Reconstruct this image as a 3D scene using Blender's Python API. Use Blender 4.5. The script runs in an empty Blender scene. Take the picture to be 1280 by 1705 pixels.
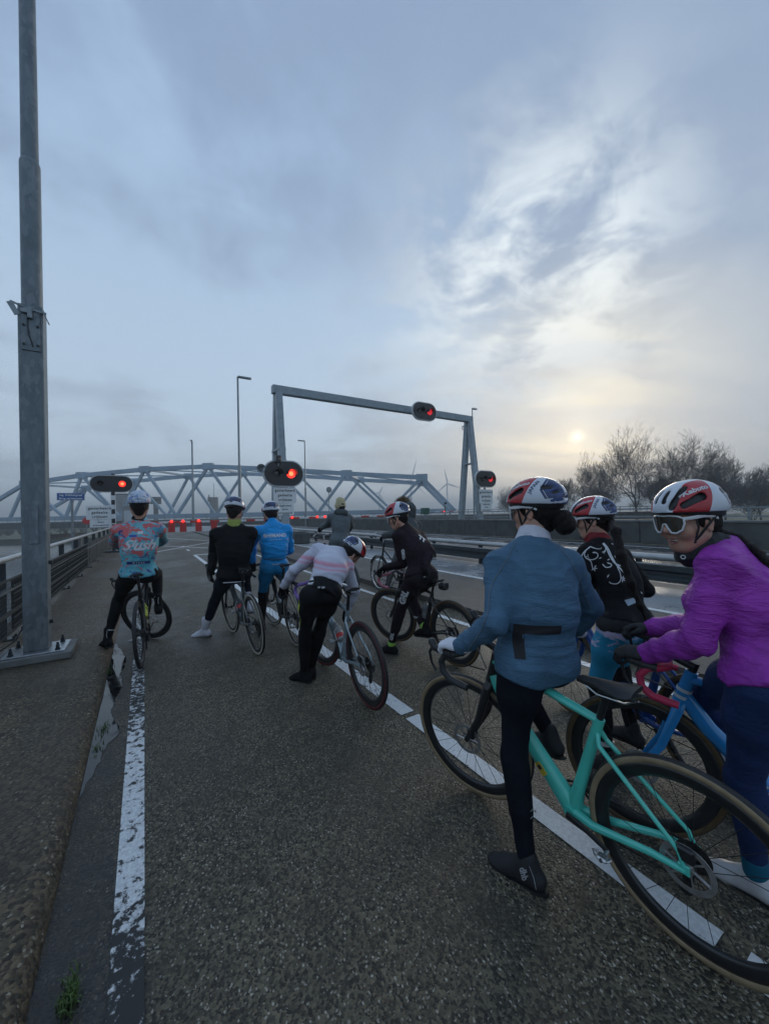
import bpy, bmesh, math, random
import numpy as np
from mathutils import Vector, Matrix, Euler, noise
from mathutils.bvhtree import BVHTree
random.seed(7); np.random.seed(7)
rad = math.radians
SC = bpy.context.scene
COL = SC.collection
# ------------------------------------------------------------------ camera
PSI, RHO, PIT, EYE = rad(32), rad(1.1), rad(0.15), 1.55
FW = np.array([math.sin(PSI)*math.cos(PIT), math.cos(PSI)*math.cos(PIT), math.sin(PIT)])
_r = np.array([math.cos(PSI), -math.sin(PSI), 0.0]); _u = np.cross(_r, FW)
CR = math.cos(RHO)*_r - math.sin(RHO)*_u
CU = math.sin(RHO)*_r + math.cos(RHO)*_u
CP = np.array([0.0, 0.0, EYE])
cam = bpy.data.objects.new('camera', bpy.data.cameras.new('camera')); COL.objects.link(cam)
cam.data.sensor_fit = 'HORIZONTAL'; cam.data.sensor_width = 36; cam.data.lens = 18
cam.data.clip_start = 0.05; cam.data.clip_end = 6000
cam.matrix_world = Matrix(((CR[0], CU[0], -FW[0], 0), (CR[1], CU[1], -FW[1], 0), (CR[2], CU[2], -FW[2], EYE), (0, 0, 0, 1)))
SC.camera = cam
def ray(x, y): return FW + CR*(x-640)/640. - CU*(y-853)/640.
def at(x, y, d): return CP + ray(x, y)*d                       # pixel of the photo and depth -> place in the world
def gnd(x, y, z=0.0):
    r = ray(x, y); return CP + r*((z-EYE)/r[2])
def atY(x, y, Y):
    r = ray(x, y); return CP + r*(Y/r[1])
# ------------------------------------------------------------------ node helper
class V:                                                        # small arithmetic on shader sockets
    def __init__(s, nt, sock): s.nt, s.k = nt, sock
    def _op(s, op, *o, rev=False):
        n = s.nt.nodes.new('ShaderNodeMath'); n.operation = op
        a = [s]+list(o)
        if rev: a = a[::-1]
        for i, v in enumerate(a):
            if isinstance(v, V): s.nt.links.new(v.k, n.inputs[i])
            else: n.inputs[i].default_value = v
        return V(s.nt, n.outputs[0])
    def __add__(s, o): return s._op('ADD', o)
    __radd__ = __add__
    def __mul__(s, o): return s._op('MULTIPLY', o)
    __rmul__ = __mul__
    def __sub__(s, o): return s._op('SUBTRACT', o)
    def __rsub__(s, o): return s._op('SUBTRACT', o, rev=True)
    def __truediv__(s, o): return s._op('DIVIDE', o)
    def pw(s, o): return s._op('POWER', o)
    def gt(s, o): return s._op('GREATER_THAN', o)
    def lt(s, o): return s._op('LESS_THAN', o)
    def abs(s): return s._op('ABSOLUTE')
    def max(s, o): return s._op('MAXIMUM', o)
    def min(s, o): return s._op('MINIMUM', o)
    def sin(s): return s._op('SINE')
    def step(s, a, b):
        n = s.nt.nodes.new('ShaderNodeMapRange'); n.interpolation_type = 'SMOOTHSTEP'
        s.nt.links.new(s.k, n.inputs[0]); n.inputs[1].default_value = a; n.inputs[2].default_value = b
        return V(s.nt, n.outputs[0])
def rgba(c): return (c[0], c[1], c[2], 1.0)
def mixc(nt, fac, a, b):
    n = nt.nodes.new('ShaderNodeMix'); n.data_type = 'RGBA'
    for s, v in ((n.inputs[0], fac), (n.inputs[6], a), (n.inputs[7], b)):
        if isinstance(v, V): nt.links.new(v.k, s)
        elif isinstance(v, (int, float)): s.default_value = v
        else: s.default_value = rgba(v)
    return V(nt, n.outputs[2])
class Mat:
    def __init__(s, name, rough=0.6, metal=0.0, spec=0.5, coat=0.0):
        s.m = bpy.data.materials.new(name); s.m.use_nodes = True; s.nt = s.m.node_tree
        s.b = s.nt.nodes['Principled BSDF']
        s.b.inputs['Roughness'].default_value = rough; s.b.inputs['Metallic'].default_value = metal
        s.b.inputs['Specular IOR Level'].default_value = spec; s.b.inputs['Coat Weight'].default_value = coat
        s._tc = None
    def tc(s):
        if s._tc is None: s._tc = s.nt.nodes.new('ShaderNodeTexCoord')
        return s._tc
    def xyz(s):
        n = s.nt.nodes.new('ShaderNodeSeparateXYZ'); s.nt.links.new(s.tc().outputs['Object'], n.inputs[0])
        return [V(s.nt, o) for o in n.outputs]
    def mapped(s, scale):
        if isinstance(scale, (int, float)): return s.tc().outputs['Object'], scale
        n = s.nt.nodes.new('ShaderNodeMapping'); n.inputs['Scale'].default_value = scale
        s.nt.links.new(s.tc().outputs['Object'], n.inputs[0]); return n.outputs[0], 1.0
    def noise(s, scale, detail=4, rough=0.55, dist=0.0):
        v, sc = s.mapped(scale)
        n = s.nt.nodes.new('ShaderNodeTexNoise'); s.nt.links.new(v, n.inputs['Vector'])
        n.inputs['Scale'].default_value = sc; n.inputs['Detail'].default_value = detail
        n.inputs['Roughness'].default_value = rough; n.inputs['Distortion'].default_value = dist
        return V(s.nt, n.outputs[0])
    def voro(s, scale, out='Distance', feature='F1', rnd=1.0):
        v, sc = s.mapped(scale)
        n = s.nt.nodes.new('ShaderNodeTexVoronoi'); n.feature = feature; s.nt.links.new(v, n.inputs['Vector'])
        n.inputs['Scale'].default_value = sc; n.inputs['Randomness'].default_value = rnd
        return V(s.nt, n.outputs[out])
    def wave(s, scale, dist=2.0, direction='X'):
        v, sc = s.mapped(scale)
        n = s.nt.nodes.new('ShaderNodeTexWave'); n.bands_direction = direction; s.nt.links.new(v, n.inputs['Vector'])
        n.inputs['Scale'].default_value = sc; n.inputs['Distortion'].default_value = dist; n.inputs['Detail'].default_value = 3
        return V(s.nt, n.outputs['Fac'])
    def col(s, v):
        if isinstance(v, V): s.nt.links.new(v.k, s.b.inputs['Base Color'])
        else: s.b.inputs['Base Color'].default_value = rgba(v)
        return s
    def rough(s, v): s.nt.links.new(v.k, s.b.inputs['Roughness']); return s
    def bump(s, h, strength=0.3, dist=0.01):
        n = s.nt.nodes.new('ShaderNodeBump'); n.inputs['Strength'].default_value = strength; n.inputs['Distance'].default_value = dist
        s.nt.links.new(h.k, n.inputs['Height']); s.nt.links.new(n.outputs[0], s.b.inputs['Normal']); return s
    def mix(s, f, a, b): return mixc(s.nt, f, a, b)
    def emit(s, c, st):
        s.b.inputs['Emission Color'].default_value = rgba(c); s.b.inputs['Emission Strength'].default_value = st; return s
def sh(c, k): return tuple(max(0, min(1, x*k)) for x in c)
_mc = {}
def simple(name, c, rough=0.5, metal=0.0, var=0.18, scale=9.0, bump=0.0, bscale=180., spec=0.5, coat=0.0):
    key = name
    if key in _mc: return _mc[key]
    m = Mat(name, rough, metal, spec, coat)
    n = m.noise(scale, 5)
    m.col(m.mix(n.step(.3, .7), sh(c, 1-var), sh(c, 1+var)))
    m.rough((n*.16 + (rough-.08)))
    if bump: m.bump(m.noise(bscale, 2), bump, .004)
    _mc[key] = m.m
    return m.m
# ------------------------------------------------------------------ sky, sun, exposure
SUN_AZ, SUN_EL = rad(58.8), rad(9.6)
SUND = (math.sin(SUN_AZ)*math.cos(SUN_EL), math.cos(SUN_AZ)*math.cos(SUN_EL), math.sin(SUN_EL))
W = bpy.data.worlds.new('World'); SC.world = W; W.use_nodes = True
nt = W.node_tree; nt.nodes.clear()
out = nt.nodes.new('ShaderNodeOutputWorld'); bg = nt.nodes.new('ShaderNodeBackground'); nt.links.new(bg.outputs[0], out.inputs[0])
sky = nt.nodes.new('ShaderNodeTexSky'); sky.sky_type = 'NISHITA'; sky.sun_disc = False
sky.sun_elevation = SUN_EL; sky.sun_rotation = SUN_AZ; sky.air_density = 1.0; sky.dust_density = 2.0
tcw = nt.nodes.new('ShaderNodeTexCoord'); sp = nt.nodes.new('ShaderNodeSeparateXYZ'); nt.links.new(tcw.outputs['Generated'], sp.inputs[0])
dx, dy, dz = [V(nt, o) for o in sp.outputs]
den = dz.max(0.0) + 0.22
def plane_noise(sx, sy, off, detail, rough, dist=0.0):            # clouds lie on a flat deck overhead, so they flatten to the horizon
    c = nt.nodes.new('ShaderNodeCombineXYZ')
    nt.links.new(((dx*.53+dy*.85)/den*sx + off).k, c.inputs[0]); nt.links.new(((dx*.85-dy*.53)/den*sy + off*.7).k, c.inputs[1]); c.inputs[2].default_value = off
    n = nt.nodes.new('ShaderNodeTexNoise'); nt.links.new(c.outputs[0], n.inputs['Vector'])
    n.inputs['Scale'].default_value = 1; n.inputs['Detail'].default_value = detail; n.inputs['Roughness'].default_value = rough; n.inputs['Distortion'].default_value = dist
    return V(nt, n.outputs[0])
def lobe(az, el, p):
    v = (math.sin(az)*math.cos(el), math.cos(az)*math.cos(el), math.sin(el))
    return (dx*v[0]+dy*v[1]+dz*v[2]).max(0.0).pw(p)
puff = plane_noise(5.2, 4.6, 21.7, 7, .6, .6); big = plane_noise(.80, .75, 3.1, 5, .52, .5); fine = plane_noise(3.6, 3.4, 8.7, 9, .6, .35); mid = plane_noise(1.9, 1.7, 5.2, 6, .55, .4)
clearing = (lobe(rad(57), rad(32), 55) + lobe(rad(45), rad(27), 45)*.55 + lobe(rad(61), rad(23), 70)*.25).min(1.0)
up = dz.max(0.0).step(0.0, .75)
base = mixc(nt, up, (.42, .52, .625), (.29, .405, .565))
dark = mixc(nt, up, (.30, .36, .44), (.205, .285, .42))
c1 = mixc(nt, ((big*.34+mid*.36+fine*.16+puff*.14) + lobe(rad(80), rad(34), 6)*.15 + lobe(rad(78), rad(20), 16)*.12 - lobe(rad(15), rad(25), 5)*.045).step(.44, .60), base, dark)
c2 = mixc(nt, clearing*(fine*.45+puff*.35+mid*.20).step(.42, .57)*.9 + (mid*.5+fine*.5).step(.56, .76)*.07, c1, (.68, .745, .78))
glow = lobe(SUN_AZ, SUN_EL, 60)*.55 + lobe(SUN_AZ, SUN_EL+rad(3), 14)*.27
streak = plane_noise(2.2, .62, 12.3, 6, .55, .3)
c3 = mixc(nt, (glow*(streak.step(.36, .62)*.75 + .28)).min(1.0), c2, (.86, .80, .62))
core = lobe(SUN_AZ, SUN_EL, 16000)*.8 + lobe(SUN_AZ, SUN_EL, 1500)*.22
add = nt.nodes.new('ShaderNodeMix'); add.data_type = 'RGBA'; add.blend_type = 'ADD'; add.clamp_result = False
nt.links.new((core*(streak*.5+.6)).k, add.inputs[0]); nt.links.new(c3.k, add.inputs[6]); add.inputs[7].default_value = (1, .86, .55, 1)
sk = nt.nodes.new('ShaderNodeMix'); sk.data_type = 'RGBA'; sk.inputs[0].default_value = 0.93
mul = nt.nodes.new('ShaderNodeVectorMath'); mul.operation = 'SCALE'; mul.inputs['Scale'].default_value = 1/0.1
nt.links.new(add.outputs[2], mul.inputs[0])
nt.links.new(sky.outputs[0], sk.inputs[6]); nt.links.new(mul.outputs[0], sk.inputs[7])
nt.links.new(sk.outputs[2], bg.inputs[0]); bg.inputs[1].default_value = 0.144
sun = bpy.data.objects.new('sun', bpy.data.lights.new('sun', 'SUN')); COL.objects.link(sun)
sun.data.energy = 0.9; sun.data.angle = rad(16); sun.data.color = (1, .9, .74)
sun.rotation_euler = Vector(SUND).to_track_quat('Z', 'Y').to_euler()
SC.view_settings.view_transform = 'Standard'; SC.view_settings.look = 'None'
SC.view_settings.exposure = 0.0; SC.view_settings.gamma = 1.0; SC.view_settings.use_curve_mapping = False
cy = SC.cycles
cy.use_denoising = True; cy.max_bounces = 6; cy.diffuse_bounces = 3; cy.glossy_bounces = 3; cy.volume_bounces = 0; cy.transparent_max_bounces = 12
cy.use_adaptive_sampling = True; cy.adaptive_threshold = 0.015; cy.caustics_reflective = False; cy.caustics_refractive = False
# ------------------------------------------------------------------ mesh helper
def props(o, label=None, cat=None, group=None, kind=None):
    for k, v in (('label', label), ('category', cat), ('group', group), ('kind', kind)):
        if v: o[k] = v
    return o
def thing(name, label, cat, loc=(0, 0, 0), rot=None, group=None):
    o = bpy.data.objects.new(name, None); COL.objects.link(o); o.location = Vector(loc)
    if rot is not None: o.rotation_euler = rot
    return props(o, label, cat, group)
def link(name, me, parent=None, loc=None):
    o = bpy.data.objects.new(name, me); COL.objects.link(o)
    if parent: o.parent = parent
    if loc is not None: o.location = Vector(loc)
    return o
class MB:
    def __init__(s): s.v, s.f, s.mi = [], [], []
    def add(s, vs, fs, mi=0):
        o = len(s.v); s.v += [tuple(float(c) for c in p) for p in vs]; s.f += [tuple(i+o for i in f) for f in fs]; s.mi += [mi]*len(fs); return s
    def box(s, c, d, R=None, mi=0):
        c = np.array(c, float); h = np.array(d, float)/2
        p = [np.array(q)*h for q in ((-1,-1,-1),(1,-1,-1),(1,1,-1),(-1,1,-1),(-1,-1,1),(1,-1,1),(1,1,1),(-1,1,1))]
        if R is not None: p = [R @ q for q in p]
        return s.add([c+q for q in p], [(3,2,1,0),(4,5,6,7),(0,1,5,4),(1,2,6,5),(2,3,7,6),(3,0,4,7)], mi)
    def bbox(s, c, d, b=.01, R=None, mi=0):                       # box with a chamfer on all edges
        c = np.array(c, float); h = np.array(d, float)/2; vs, idx = [], {}
        for sx in (-1, 1):
            for sy in (-1, 1):
                for sz in (-1, 1):
                    for ax in range(3):
                        q = np.array([sx, sy, sz])*(h-b); q[ax] += (sx, sy, sz)[ax]*b
                        idx[sx, sy, sz, ax] = len(vs); vs.append(q)
        fs = []
        for ax in range(3):
            a, e = [(1, 2), (2, 0), (0, 1)][ax]
            for sg in (-1, 1):
                quad = []
                for p, q in ((-1,-1),(1,-1),(1,1),(-1,1)):
                    t = [0,0,0]; t[ax] = sg; t[a] = p; t[e] = q; quad.append(idx[t[0], t[1], t[2], ax])
                fs.append(tuple(quad if sg > 0 else quad[::-1]))
            for p in (-1, 1):
                for q in (-1, 1):
                    def g(w, k):
                        t = [0,0,0]; t[ax] = w; t[a] = p; t[e] = q; return idx[t[0], t[1], t[2], k]
                    f = (g(-1, a), g(1, a), g(1, e), g(-1, e)); fs.append(f if p*q > 0 else f[::-1])
        for sx in (-1, 1):
            for sy in (-1, 1):
                for sz in (-1, 1):
                    f = tuple(idx[sx, sy, sz, k] for k in range(3)); fs.append(f if sx*sy*sz > 0 else f[::-1])
        if R is not None: vs = [R @ q for q in vs]
        return s.add([c+q for q in vs], fs, mi)
    def tube(s, pts, r, n=8, cap=True, mi=0, sq=None, up=None, closed=False):
        P = [np.array(p, float) for p in pts]; m = len(P)
        rs = list(r) if hasattr(r, '__len__') else [r]*m
        T = []
        for i in range(m):
            a = P[(i-1) % m] if (closed or i > 0) else P[i]; b = P[(i+1) % m] if (closed or i < m-1) else P[i]
            t = b-a; T.append(t/(np.linalg.norm(t)+1e-12))
        u0 = np.array(up, float) if up is not None else (np.array([0, 0, 1.]) if abs(T[0][2]) < .9 else np.array([1., 0, 0]))
        vs, nn = [], u0 - T[0]*(u0 @ T[0]); nn /= np.linalg.norm(nn)
        for i in range(m):
            nn = nn - T[i]*(nn @ T[i]); nn /= np.linalg.norm(nn)+1e-12; bb = np.cross(T[i], nn)
            for k in range(n):
                a = 2*math.pi*(k+.5)/n; q = sq if sq else (1, 1)
                vs.append(P[i] + (nn*math.cos(a)*q[0] + bb*math.sin(a)*q[1])*rs[i])
        fs = []
        for i in range(m if closed else m-1):
            j = (i+1) % m
            for k in range(n): fs.append((i*n+k, i*n+(k+1) % n, j*n+(k+1) % n, j*n+k))
        if cap and not closed: fs += [tuple(range(n-1, -1, -1)), tuple((m-1)*n+k for k in range(n))]
        return s.add(vs, fs, mi)
    def bar(s, a, b, w, h, mi=0, up=(0, 0, 1)):
        a = np.array(a, float); b = np.array(b, float); x = b-a; L = np.linalg.norm(x); x /= L
        u = np.array(up, float)
        if abs(u @ x) > .98: u = np.array([1., 0, 0])
        z = u-x*(u @ x); z /= np.linalg.norm(z); y = np.cross(z, x)
        return s.box((a+b)/2, (L, w, h), np.array([x, y, z]).T, mi)
    def lathe(s, prof, c=(0, 0, 0), axis=(0, 0, 1), n=16, mi=0, closed=False, arc=None):
        ax = np.array(axis, float); ax /= np.linalg.norm(ax)
        u = np.cross(ax, (0, 0, 1.) if abs(ax[2]) < .9 else (1., 0, 0)); u /= np.linalg.norm(u); w = np.cross(ax, u); c = np.array(c, float)
        vs = []; m = len(prof)
        for (r, h) in prof:
            for k in range(n):
                a = 2*math.pi*k/n; vs.append(c+ax*h+(u*math.cos(a)+w*math.sin(a))*r)
        fs = []
        for i in range(m if closed else m-1):
            j = (i+1) % m
            for k in range(n): fs.append((i*n+k, i*n+(k+1) % n, j*n+(k+1) % n, j*n+k))
        if not closed:
            if prof[0][0] > 1e-5: fs.append(tuple(range(n-1, -1, -1)))
            if prof[-1][0] > 1e-5: fs.append(tuple((m-1)*n+k for k in range(n)))
        return s.add(vs, fs, mi)
    def prism(s, poly, z0, z1, mi=0):
        n = len(poly); A = sum(poly[i][0]*poly[(i+1) % n][1]-poly[(i+1) % n][0]*poly[i][1] for i in range(n))
        if A < 0: poly = poly[::-1]
        vs = [(p[0], p[1], z0) for p in poly]+[(p[0], p[1], z1) for p in poly]
        fs = [tuple(range(n-1, -1, -1)), tuple(range(n, 2*n))]+[(i, (i+1) % n, n+(i+1) % n, n+i) for i in range(n)]
        return s.add(vs, fs, mi)
    def xf(s, M):
        s.v = [tuple(M @ Vector(p)) for p in s.v]; return s
    def mesh(s, name, mats, smooth=False, ang=None):
        me = bpy.data.meshes.new(name); me.from_pydata(s.v, [], s.f)
        for m in (mats if isinstance(mats, (list, tuple)) else [mats]): me.materials.append(m)
        if len(set(s.mi)) > 1: me.polygons.foreach_set('material_index', s.mi)
        if smooth:
            me.polygons.foreach_set('use_smooth', [True]*len(me.polygons))
            if ang: me.set_sharp_from_angle(angle=rad(ang))
        me.update(); return me
    def build(s, name, mats, parent=None, smooth=False, ang=38, loc=None):
        o = link(name, s.mesh(name, mats, smooth, ang), parent, loc)
        return o
def structure(o): o['kind'] = 'structure'; return o
def text_mesh(body, size, align='CENTER', bold=0.0, space=1.0, shear=0.0):
    cu = bpy.data.curves.new('lettering', 'FONT'); cu.body = body; cu.size = size; cu.align_x = align; cu.align_y = 'CENTER'
    cu.offset = bold; cu.space_character = space; cu.shear = shear; cu.resolution_u = 3
    o = bpy.data.objects.new('lettering', cu); me = o.to_mesh()
    vs = [tuple(v.co) for v in me.vertices]; fs = [tuple(p.vertices) for p in me.polygons]
    o.to_mesh_clear(); bpy.data.objects.remove(o); bpy.data.curves.remove(cu)
    return vs, fs
def put_text(mb, body, size, origin, u, v, nrm, bold=0.0, space=1.0, off=.003, align='CENTER', mi=0, shear=0.0):
    vs, fs = text_mesh(body, size, align, bold, space, shear)
    o, u, v, nrm = [np.array(q, float) for q in (origin, u, v, nrm)]
    return mb.add([o+u*p[0]+v*p[1]+nrm*off for p in vs], fs, mi)
# ================================================================== MATERIALS OF THE SETTING
def aggregate(name, lo, hi, chip, sc, chips=.93, wet=0.0, bumps=.5, brown=None, gutter=False):
    m = Mat(name, .5)
    cell = m.voro(sc, 'Color'); dist = m.voro(sc); big = m.noise(.55, 5, .6); mid = m.noise(5, 6, .65); fine = m.noise(sc*2.2, 2)
    c = m.mix(cell.step(.15, .95), lo, hi)
    sc2 = (sc*.95, sc*.62, sc*.8); cell2 = m.voro(sc2, 'Color'); d2 = m.voro(sc2)+m.noise(sc*3, 2)*.35; cell3 = m.voro(sc*1.5, 'Color')
    chipm = (cell2.gt(chips)*d2.lt(.52)+cell3.gt(chips+.06)*.8).min(1.0)
    c = m.mix(chipm*(.45+fine*.5), c, chip)
    if brown: c = m.mix(mid.step(.42, .7)*.55, c, brown)
    c = m.mix(big.step(.35, .65)*.35, c, sh(lo, .8))
    trk = m.noise((1.5, .16, 1), 4, .6); c = m.mix(trk.step(.42, .66)*.4, c, sh(lo, 1.5)); stain = m.noise((1.1, .7, 1), 6, .7, 1.0); c = m.mix(stain.step(.60, .72)*.55, c, sh(lo, .7))
    if gutter:
        x, y, z = m.xyz(); ed = m.noise(7, 6, .65)
        gw = ((x*-1.0)+(ed-.5)*.34 + (1.0-y.step(1.6, 2.5))*.09).step(.03, .20)*x.lt(.4)*(.30+.70*((m.noise(3.2, 5, .65)-.5)*2.4+.45+(1.0-y.step(1.7, 2.3))*.35).max(0.0).min(1.0)); c = m.mix(gw*.85, c, (.0075, .008, .0085))
    m.col(c)
    r = (.62 - big.step(.4, .62)*(.16+wet)) + mid*.18 - wet*.35
    r = r - trk.step(.45, .7)*.10
    if gutter: r = r*(1.0-gw*.36)
    h_ = dist*-1.0 + fine*.3 + chipm*.35
    if gutter: h_ = h_*(1.0-gw*.62)
    m.rough(r.max(.10)); m.bump(h_, bumps, .006)
    return m.m
M_path = aggregate('asphalt wet with stone chips', (.0150, .0132, .0094), (.205, .176, .112), (.66, .62, .52), 104, .81, .06, 1.0, (.06, .05, .032), True)
M_walk = aggregate('exposed aggregate walkway', (.023, .0175, .0105), (.20, .152, .088), (.58, .52, .40), 66, .82, .0, 1.0, (.075, .056, .036))
M_median = aggregate('brown asphalt of the median', (.055, .05, .044), (.12, .108, .092), (.26, .24, .2), 80, .93, .0, .5)
M_road = aggregate('wet road asphalt', (.05, .052, .055), (.10, .104, .11), (.2, .2, .2), 60, .96, .35, .25)
M_strip = aggregate('pale wet concrete strip', (.22, .235, .25), (.30, .32, .34), (.36, .36, .36), 50, .97, .3, .2)
def paint(name, wear, c=(.72, .74, .74), under=(.035, .034, .032), sc=16):
    m = Mat(name, .5)
    x, y, z = m.xyz()
    n = m.noise(sc, 7, .68); n2 = m.noise(sc*.12, 3); g = m.noise(60, 4)
    w = (n*.75+n2*.25).step(wear, wear+.055)
    m.col(m.mix(w, under, m.mix(g.step(.3, .7), sh(c, .80), c))); m.bump(w*.6+g*.5, .35, .004); m.rough(.62-g*.2); return m.m
M_line = paint('white road paint', .37)
M_worn = paint('worn white road paint', .475, sc=22)
def edge_paint():
    m = Mat('edge line paint worn away near the puddle', .5); x, y, z = m.xyz()
    n = m.noise(24, 8, .7); g = m.noise(70, 4); h = m.noise(4, 3)
    wear = y.step(1.35, 2.05)*-.19 + y.step(3.0, 3.7)*.10 + .635 + (h-.5)*.18 - (y.step(8, 14))*.04
    w = ((n-wear)*16.0+.5).max(0.0).min(1.0)
    m.col(m.mix(w, (.016, .016, .0155), m.mix(g.step(.3, .7), (.52, .54, .55), (.72, .74, .74)))); m.bump(w*.6+g*.5, .35, .004); m.rough(.62-g*.2); return m.m
M_edge = edge_paint()
M_vworn = paint('nearly lost white road paint', .585, sc=26)
M_steel = simple('galvanised steel', (.235, .27, .29), .48, .55, .22, 14, .15, 60)
def galv():
    m = Mat('spangled galvanised steel', .5, .35)
    n = m.noise((9, 9, 3), 6, .7); s = m.voro((26, 26, 13), 'Color'); st = m.noise((30, 30, 2.2), 4)
    c = m.mix(n.step(.3, .72), (.115, .145, .165), (.20, .235, .255)); c = m.mix(s.gt(.72)*.35, c, (.27, .30, .32))
    m.col(m.mix(st.step(.62, .72)*.45, c, (.34, .36, .37))); m.rough(n*.3+.35); m.bump(n+s*.3, .12, .004); return m.m
M_galv = galv()
M_brush = simple('brushed zinc plate', (.42, .45, .47), .33, .8, .2, 20, .1, 90)
M_gantry = simple('pale grey-blue gantry paint', (.27, .325, .36), .42, 0, .12, 4)
M_bridge = simple('weathered light blue bridge paint', (.27, .365, .45), .5, 0, .14, .35)
M_black = simple('black plastic', (.018, .019, .021), .42, 0, .25, 20, .08)
M_dark = simple('dark green-grey painted steel', (.020, .029, .034), .45, 0, .25, 7, .1, 70)
M_rim = simple('light grey sign rim', (.52, .55, .57), .4, 0, .06)
M_sign = simple('white sign face', (.74, .76, .77), .35, 0, .06)
M_ink = simple('black sign print', (.02, .02, .022), .5, 0, .1)
M_blue = simple('blue sign face', (.035, .115, .33), .35, 0, .08)
M_wht = simple('white gloss paint', (.68, .70, .72), .32, 0, .08)
M_red = simple('red gloss paint', (.52, .03, .025), .3, 0, .12)
M_conc = simple('stained concrete', (.155, .16, .158), .72, 0, .3, 2.2, .35, 40)
M_concd = simple('dark damp concrete', (.055, .062, .060), .6, 0, .35, 1.6, .35, 40)
M_concl = simple('light concrete', (.30, .31, .31), .75, 0, .18, 1.2, .2, 30)
M_rail = simple('pale aluminium rail', (.44, .455, .46), .38, .5, .12, 8)
M_rust = simple('rubber and rust', (.05, .035, .026), .7, 0, .4, 16, .2)
M_green = simple('green enamel', (.02, .10, .07), .4, 0, .12)
M_glassd = simple('smoked glass', (.012, .014, .017), .06, 0, .1, spec=.8)
_m = Mat('lit red lamp', .3); _m.col((.6, .02, .015)).emit((1, .03, .02), 2.2); M_lit = _m.m
_m = Mat('dim red lamp', .3); _m.col((.5, .02, .02)).emit((1, .03, .05), .55); M_dim = _m.m
_m = Mat('lens core', .3); _m.col((.9, .2, .08)).emit((1, .13, .045), 3.6); M_core = _m.m
def water_mat():
    m = Mat('grey canal water', .09, 0, .5); m.col((.085, .10, .105))
    n = m.noise((.9, 1.6, 1), 5, .6, .4); n2 = m.noise((4, 7, 1), 4); m.bump(n*.7+n2*.3, .55, .12); return m.m
M_water = water_mat()
def puddle_mat():
    m = Mat('rain puddle', .03, 0, .5); m.col((.012, .013, .014)); n = m.noise(6, 6, .7); m.rough((n.step(.45, .7)*.22+.03)); m.bump(n, .06, .004); return m.m
M_puddle = puddle_mat()
def film_mat():
    m = Mat('wet film on asphalt', .2); n = m.noise(9, 6, .65)
    m.col(m.mix(n.step(.35, .7), (.016, .017, .02), (.032, .033, .036))); m.rough(n.step(.3, .75)*.28+.12); m.bump(n, .12, .006); return m.m
M_film = film_mat()
M_land = simple('winter grass land', (.075, .085, .045), .9, 0, .35, .12, .4, 2)
M_bark = simple('winter bark', (.055, .05, .045), .85, 0, .3, 3, .3, 30)
M_twig = simple('bare twigs', (.078, .073, .07), .85, 0, .25, 3)
M_scrub = simple('dull winter scrub', (.062, .06, .046), .9, 0, .35, 1.5)
# ================================================================== GROUND
def sheet(name, poly, z, mat, n=None):
    mb = MB(); mb.add([(p[0], p[1], z) for p in poly], [tuple(range(len(poly)))])
    o = mb.build(name, mat); 
    if o.data.polygons[0].normal.z < 0: o.data.flip_normals()
    return structure(o)
ZM = .10
def slab(name, x0, x1, y0, y1, z0, z1, mat):
    mb = MB(); mb.box(((x0+x1)/2, (y0+y1)/2, (z0+z1)/2), (x1-x0, y1-y0, z1-z0)); return structure(mb.build(name, mat))
slab('bike_path', -.34, 4.10, -12, 64, -.6, 0, M_path)
slab('median', 4.10, 8.4, -12, 64, -.6, ZM, M_median)
slab('road', 8.4, 17.0, -12, 64, -.6, ZM-.004, M_road)
slab('embankment', -1.66, 40, -12.5, 64.5, -5.6, -.6, M_concd)
slab('verge', 17.0, 40, -12, 64, -.6, .02, M_land)
sheet('concrete_strip', [(6.02, -12), (7.95, -12), (7.95, 64), (6.02, 64)], ZM+.004, M_strip)
# walkway with its rounded kerb lip, cross-section drawn along Y
mb = MB(); prof = [(-1.66, -.6), (-1.66, .085), (-.47, .08), (-.40, .072), (-.36, .05), (-.335, .012), (-.33, -.02), (-.33, -.6)]
ys = [-12+.35*i for i in range(218)]
vs = []
for i, y in enumerate(ys):
    w = .012*noise.noise((0, y*1.3, 0))+.006*noise.noise((5, y*6, 0))
    for j, (x, z) in enumerate(prof): vs.append((x+(w if 2 <= j <= 5 else 0), y, z+(w*.5 if j in (3, 4) else 0)))
k = len(prof); fs = [(i*k+j, (i+1)*k+j, (i+1)*k+j+1, i*k+j+1) for i in range(len(ys)-1) for j in range(k-1)]
mb.add(vs, fs); o = mb.build('walkway', M_walk, smooth=True); o.data.flip_normals(); structure(o)
sheet('water', [(-1500, -400), (3000, -400), (3000, 3000), (-1500, 3000)], -5.0, M_water)
def camframe(dx_, d): return (CP[0]+_r[0]*dx_+math.sin(PSI)*d, CP[1]+_r[1]*dx_+math.cos(PSI)*d)
o = structure(MB().prism([camframe(-1400, 104), camframe(1600, 104), camframe(1600, 1500), camframe(-1400, 1500)], -7, -3.6).build('far_bank', M_land))
o = structure(MB().prism([(39.9, -300), (1500, -300), (1500, 42), (39.9, 42)], -6, -.7).build('field', M_land))
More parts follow.
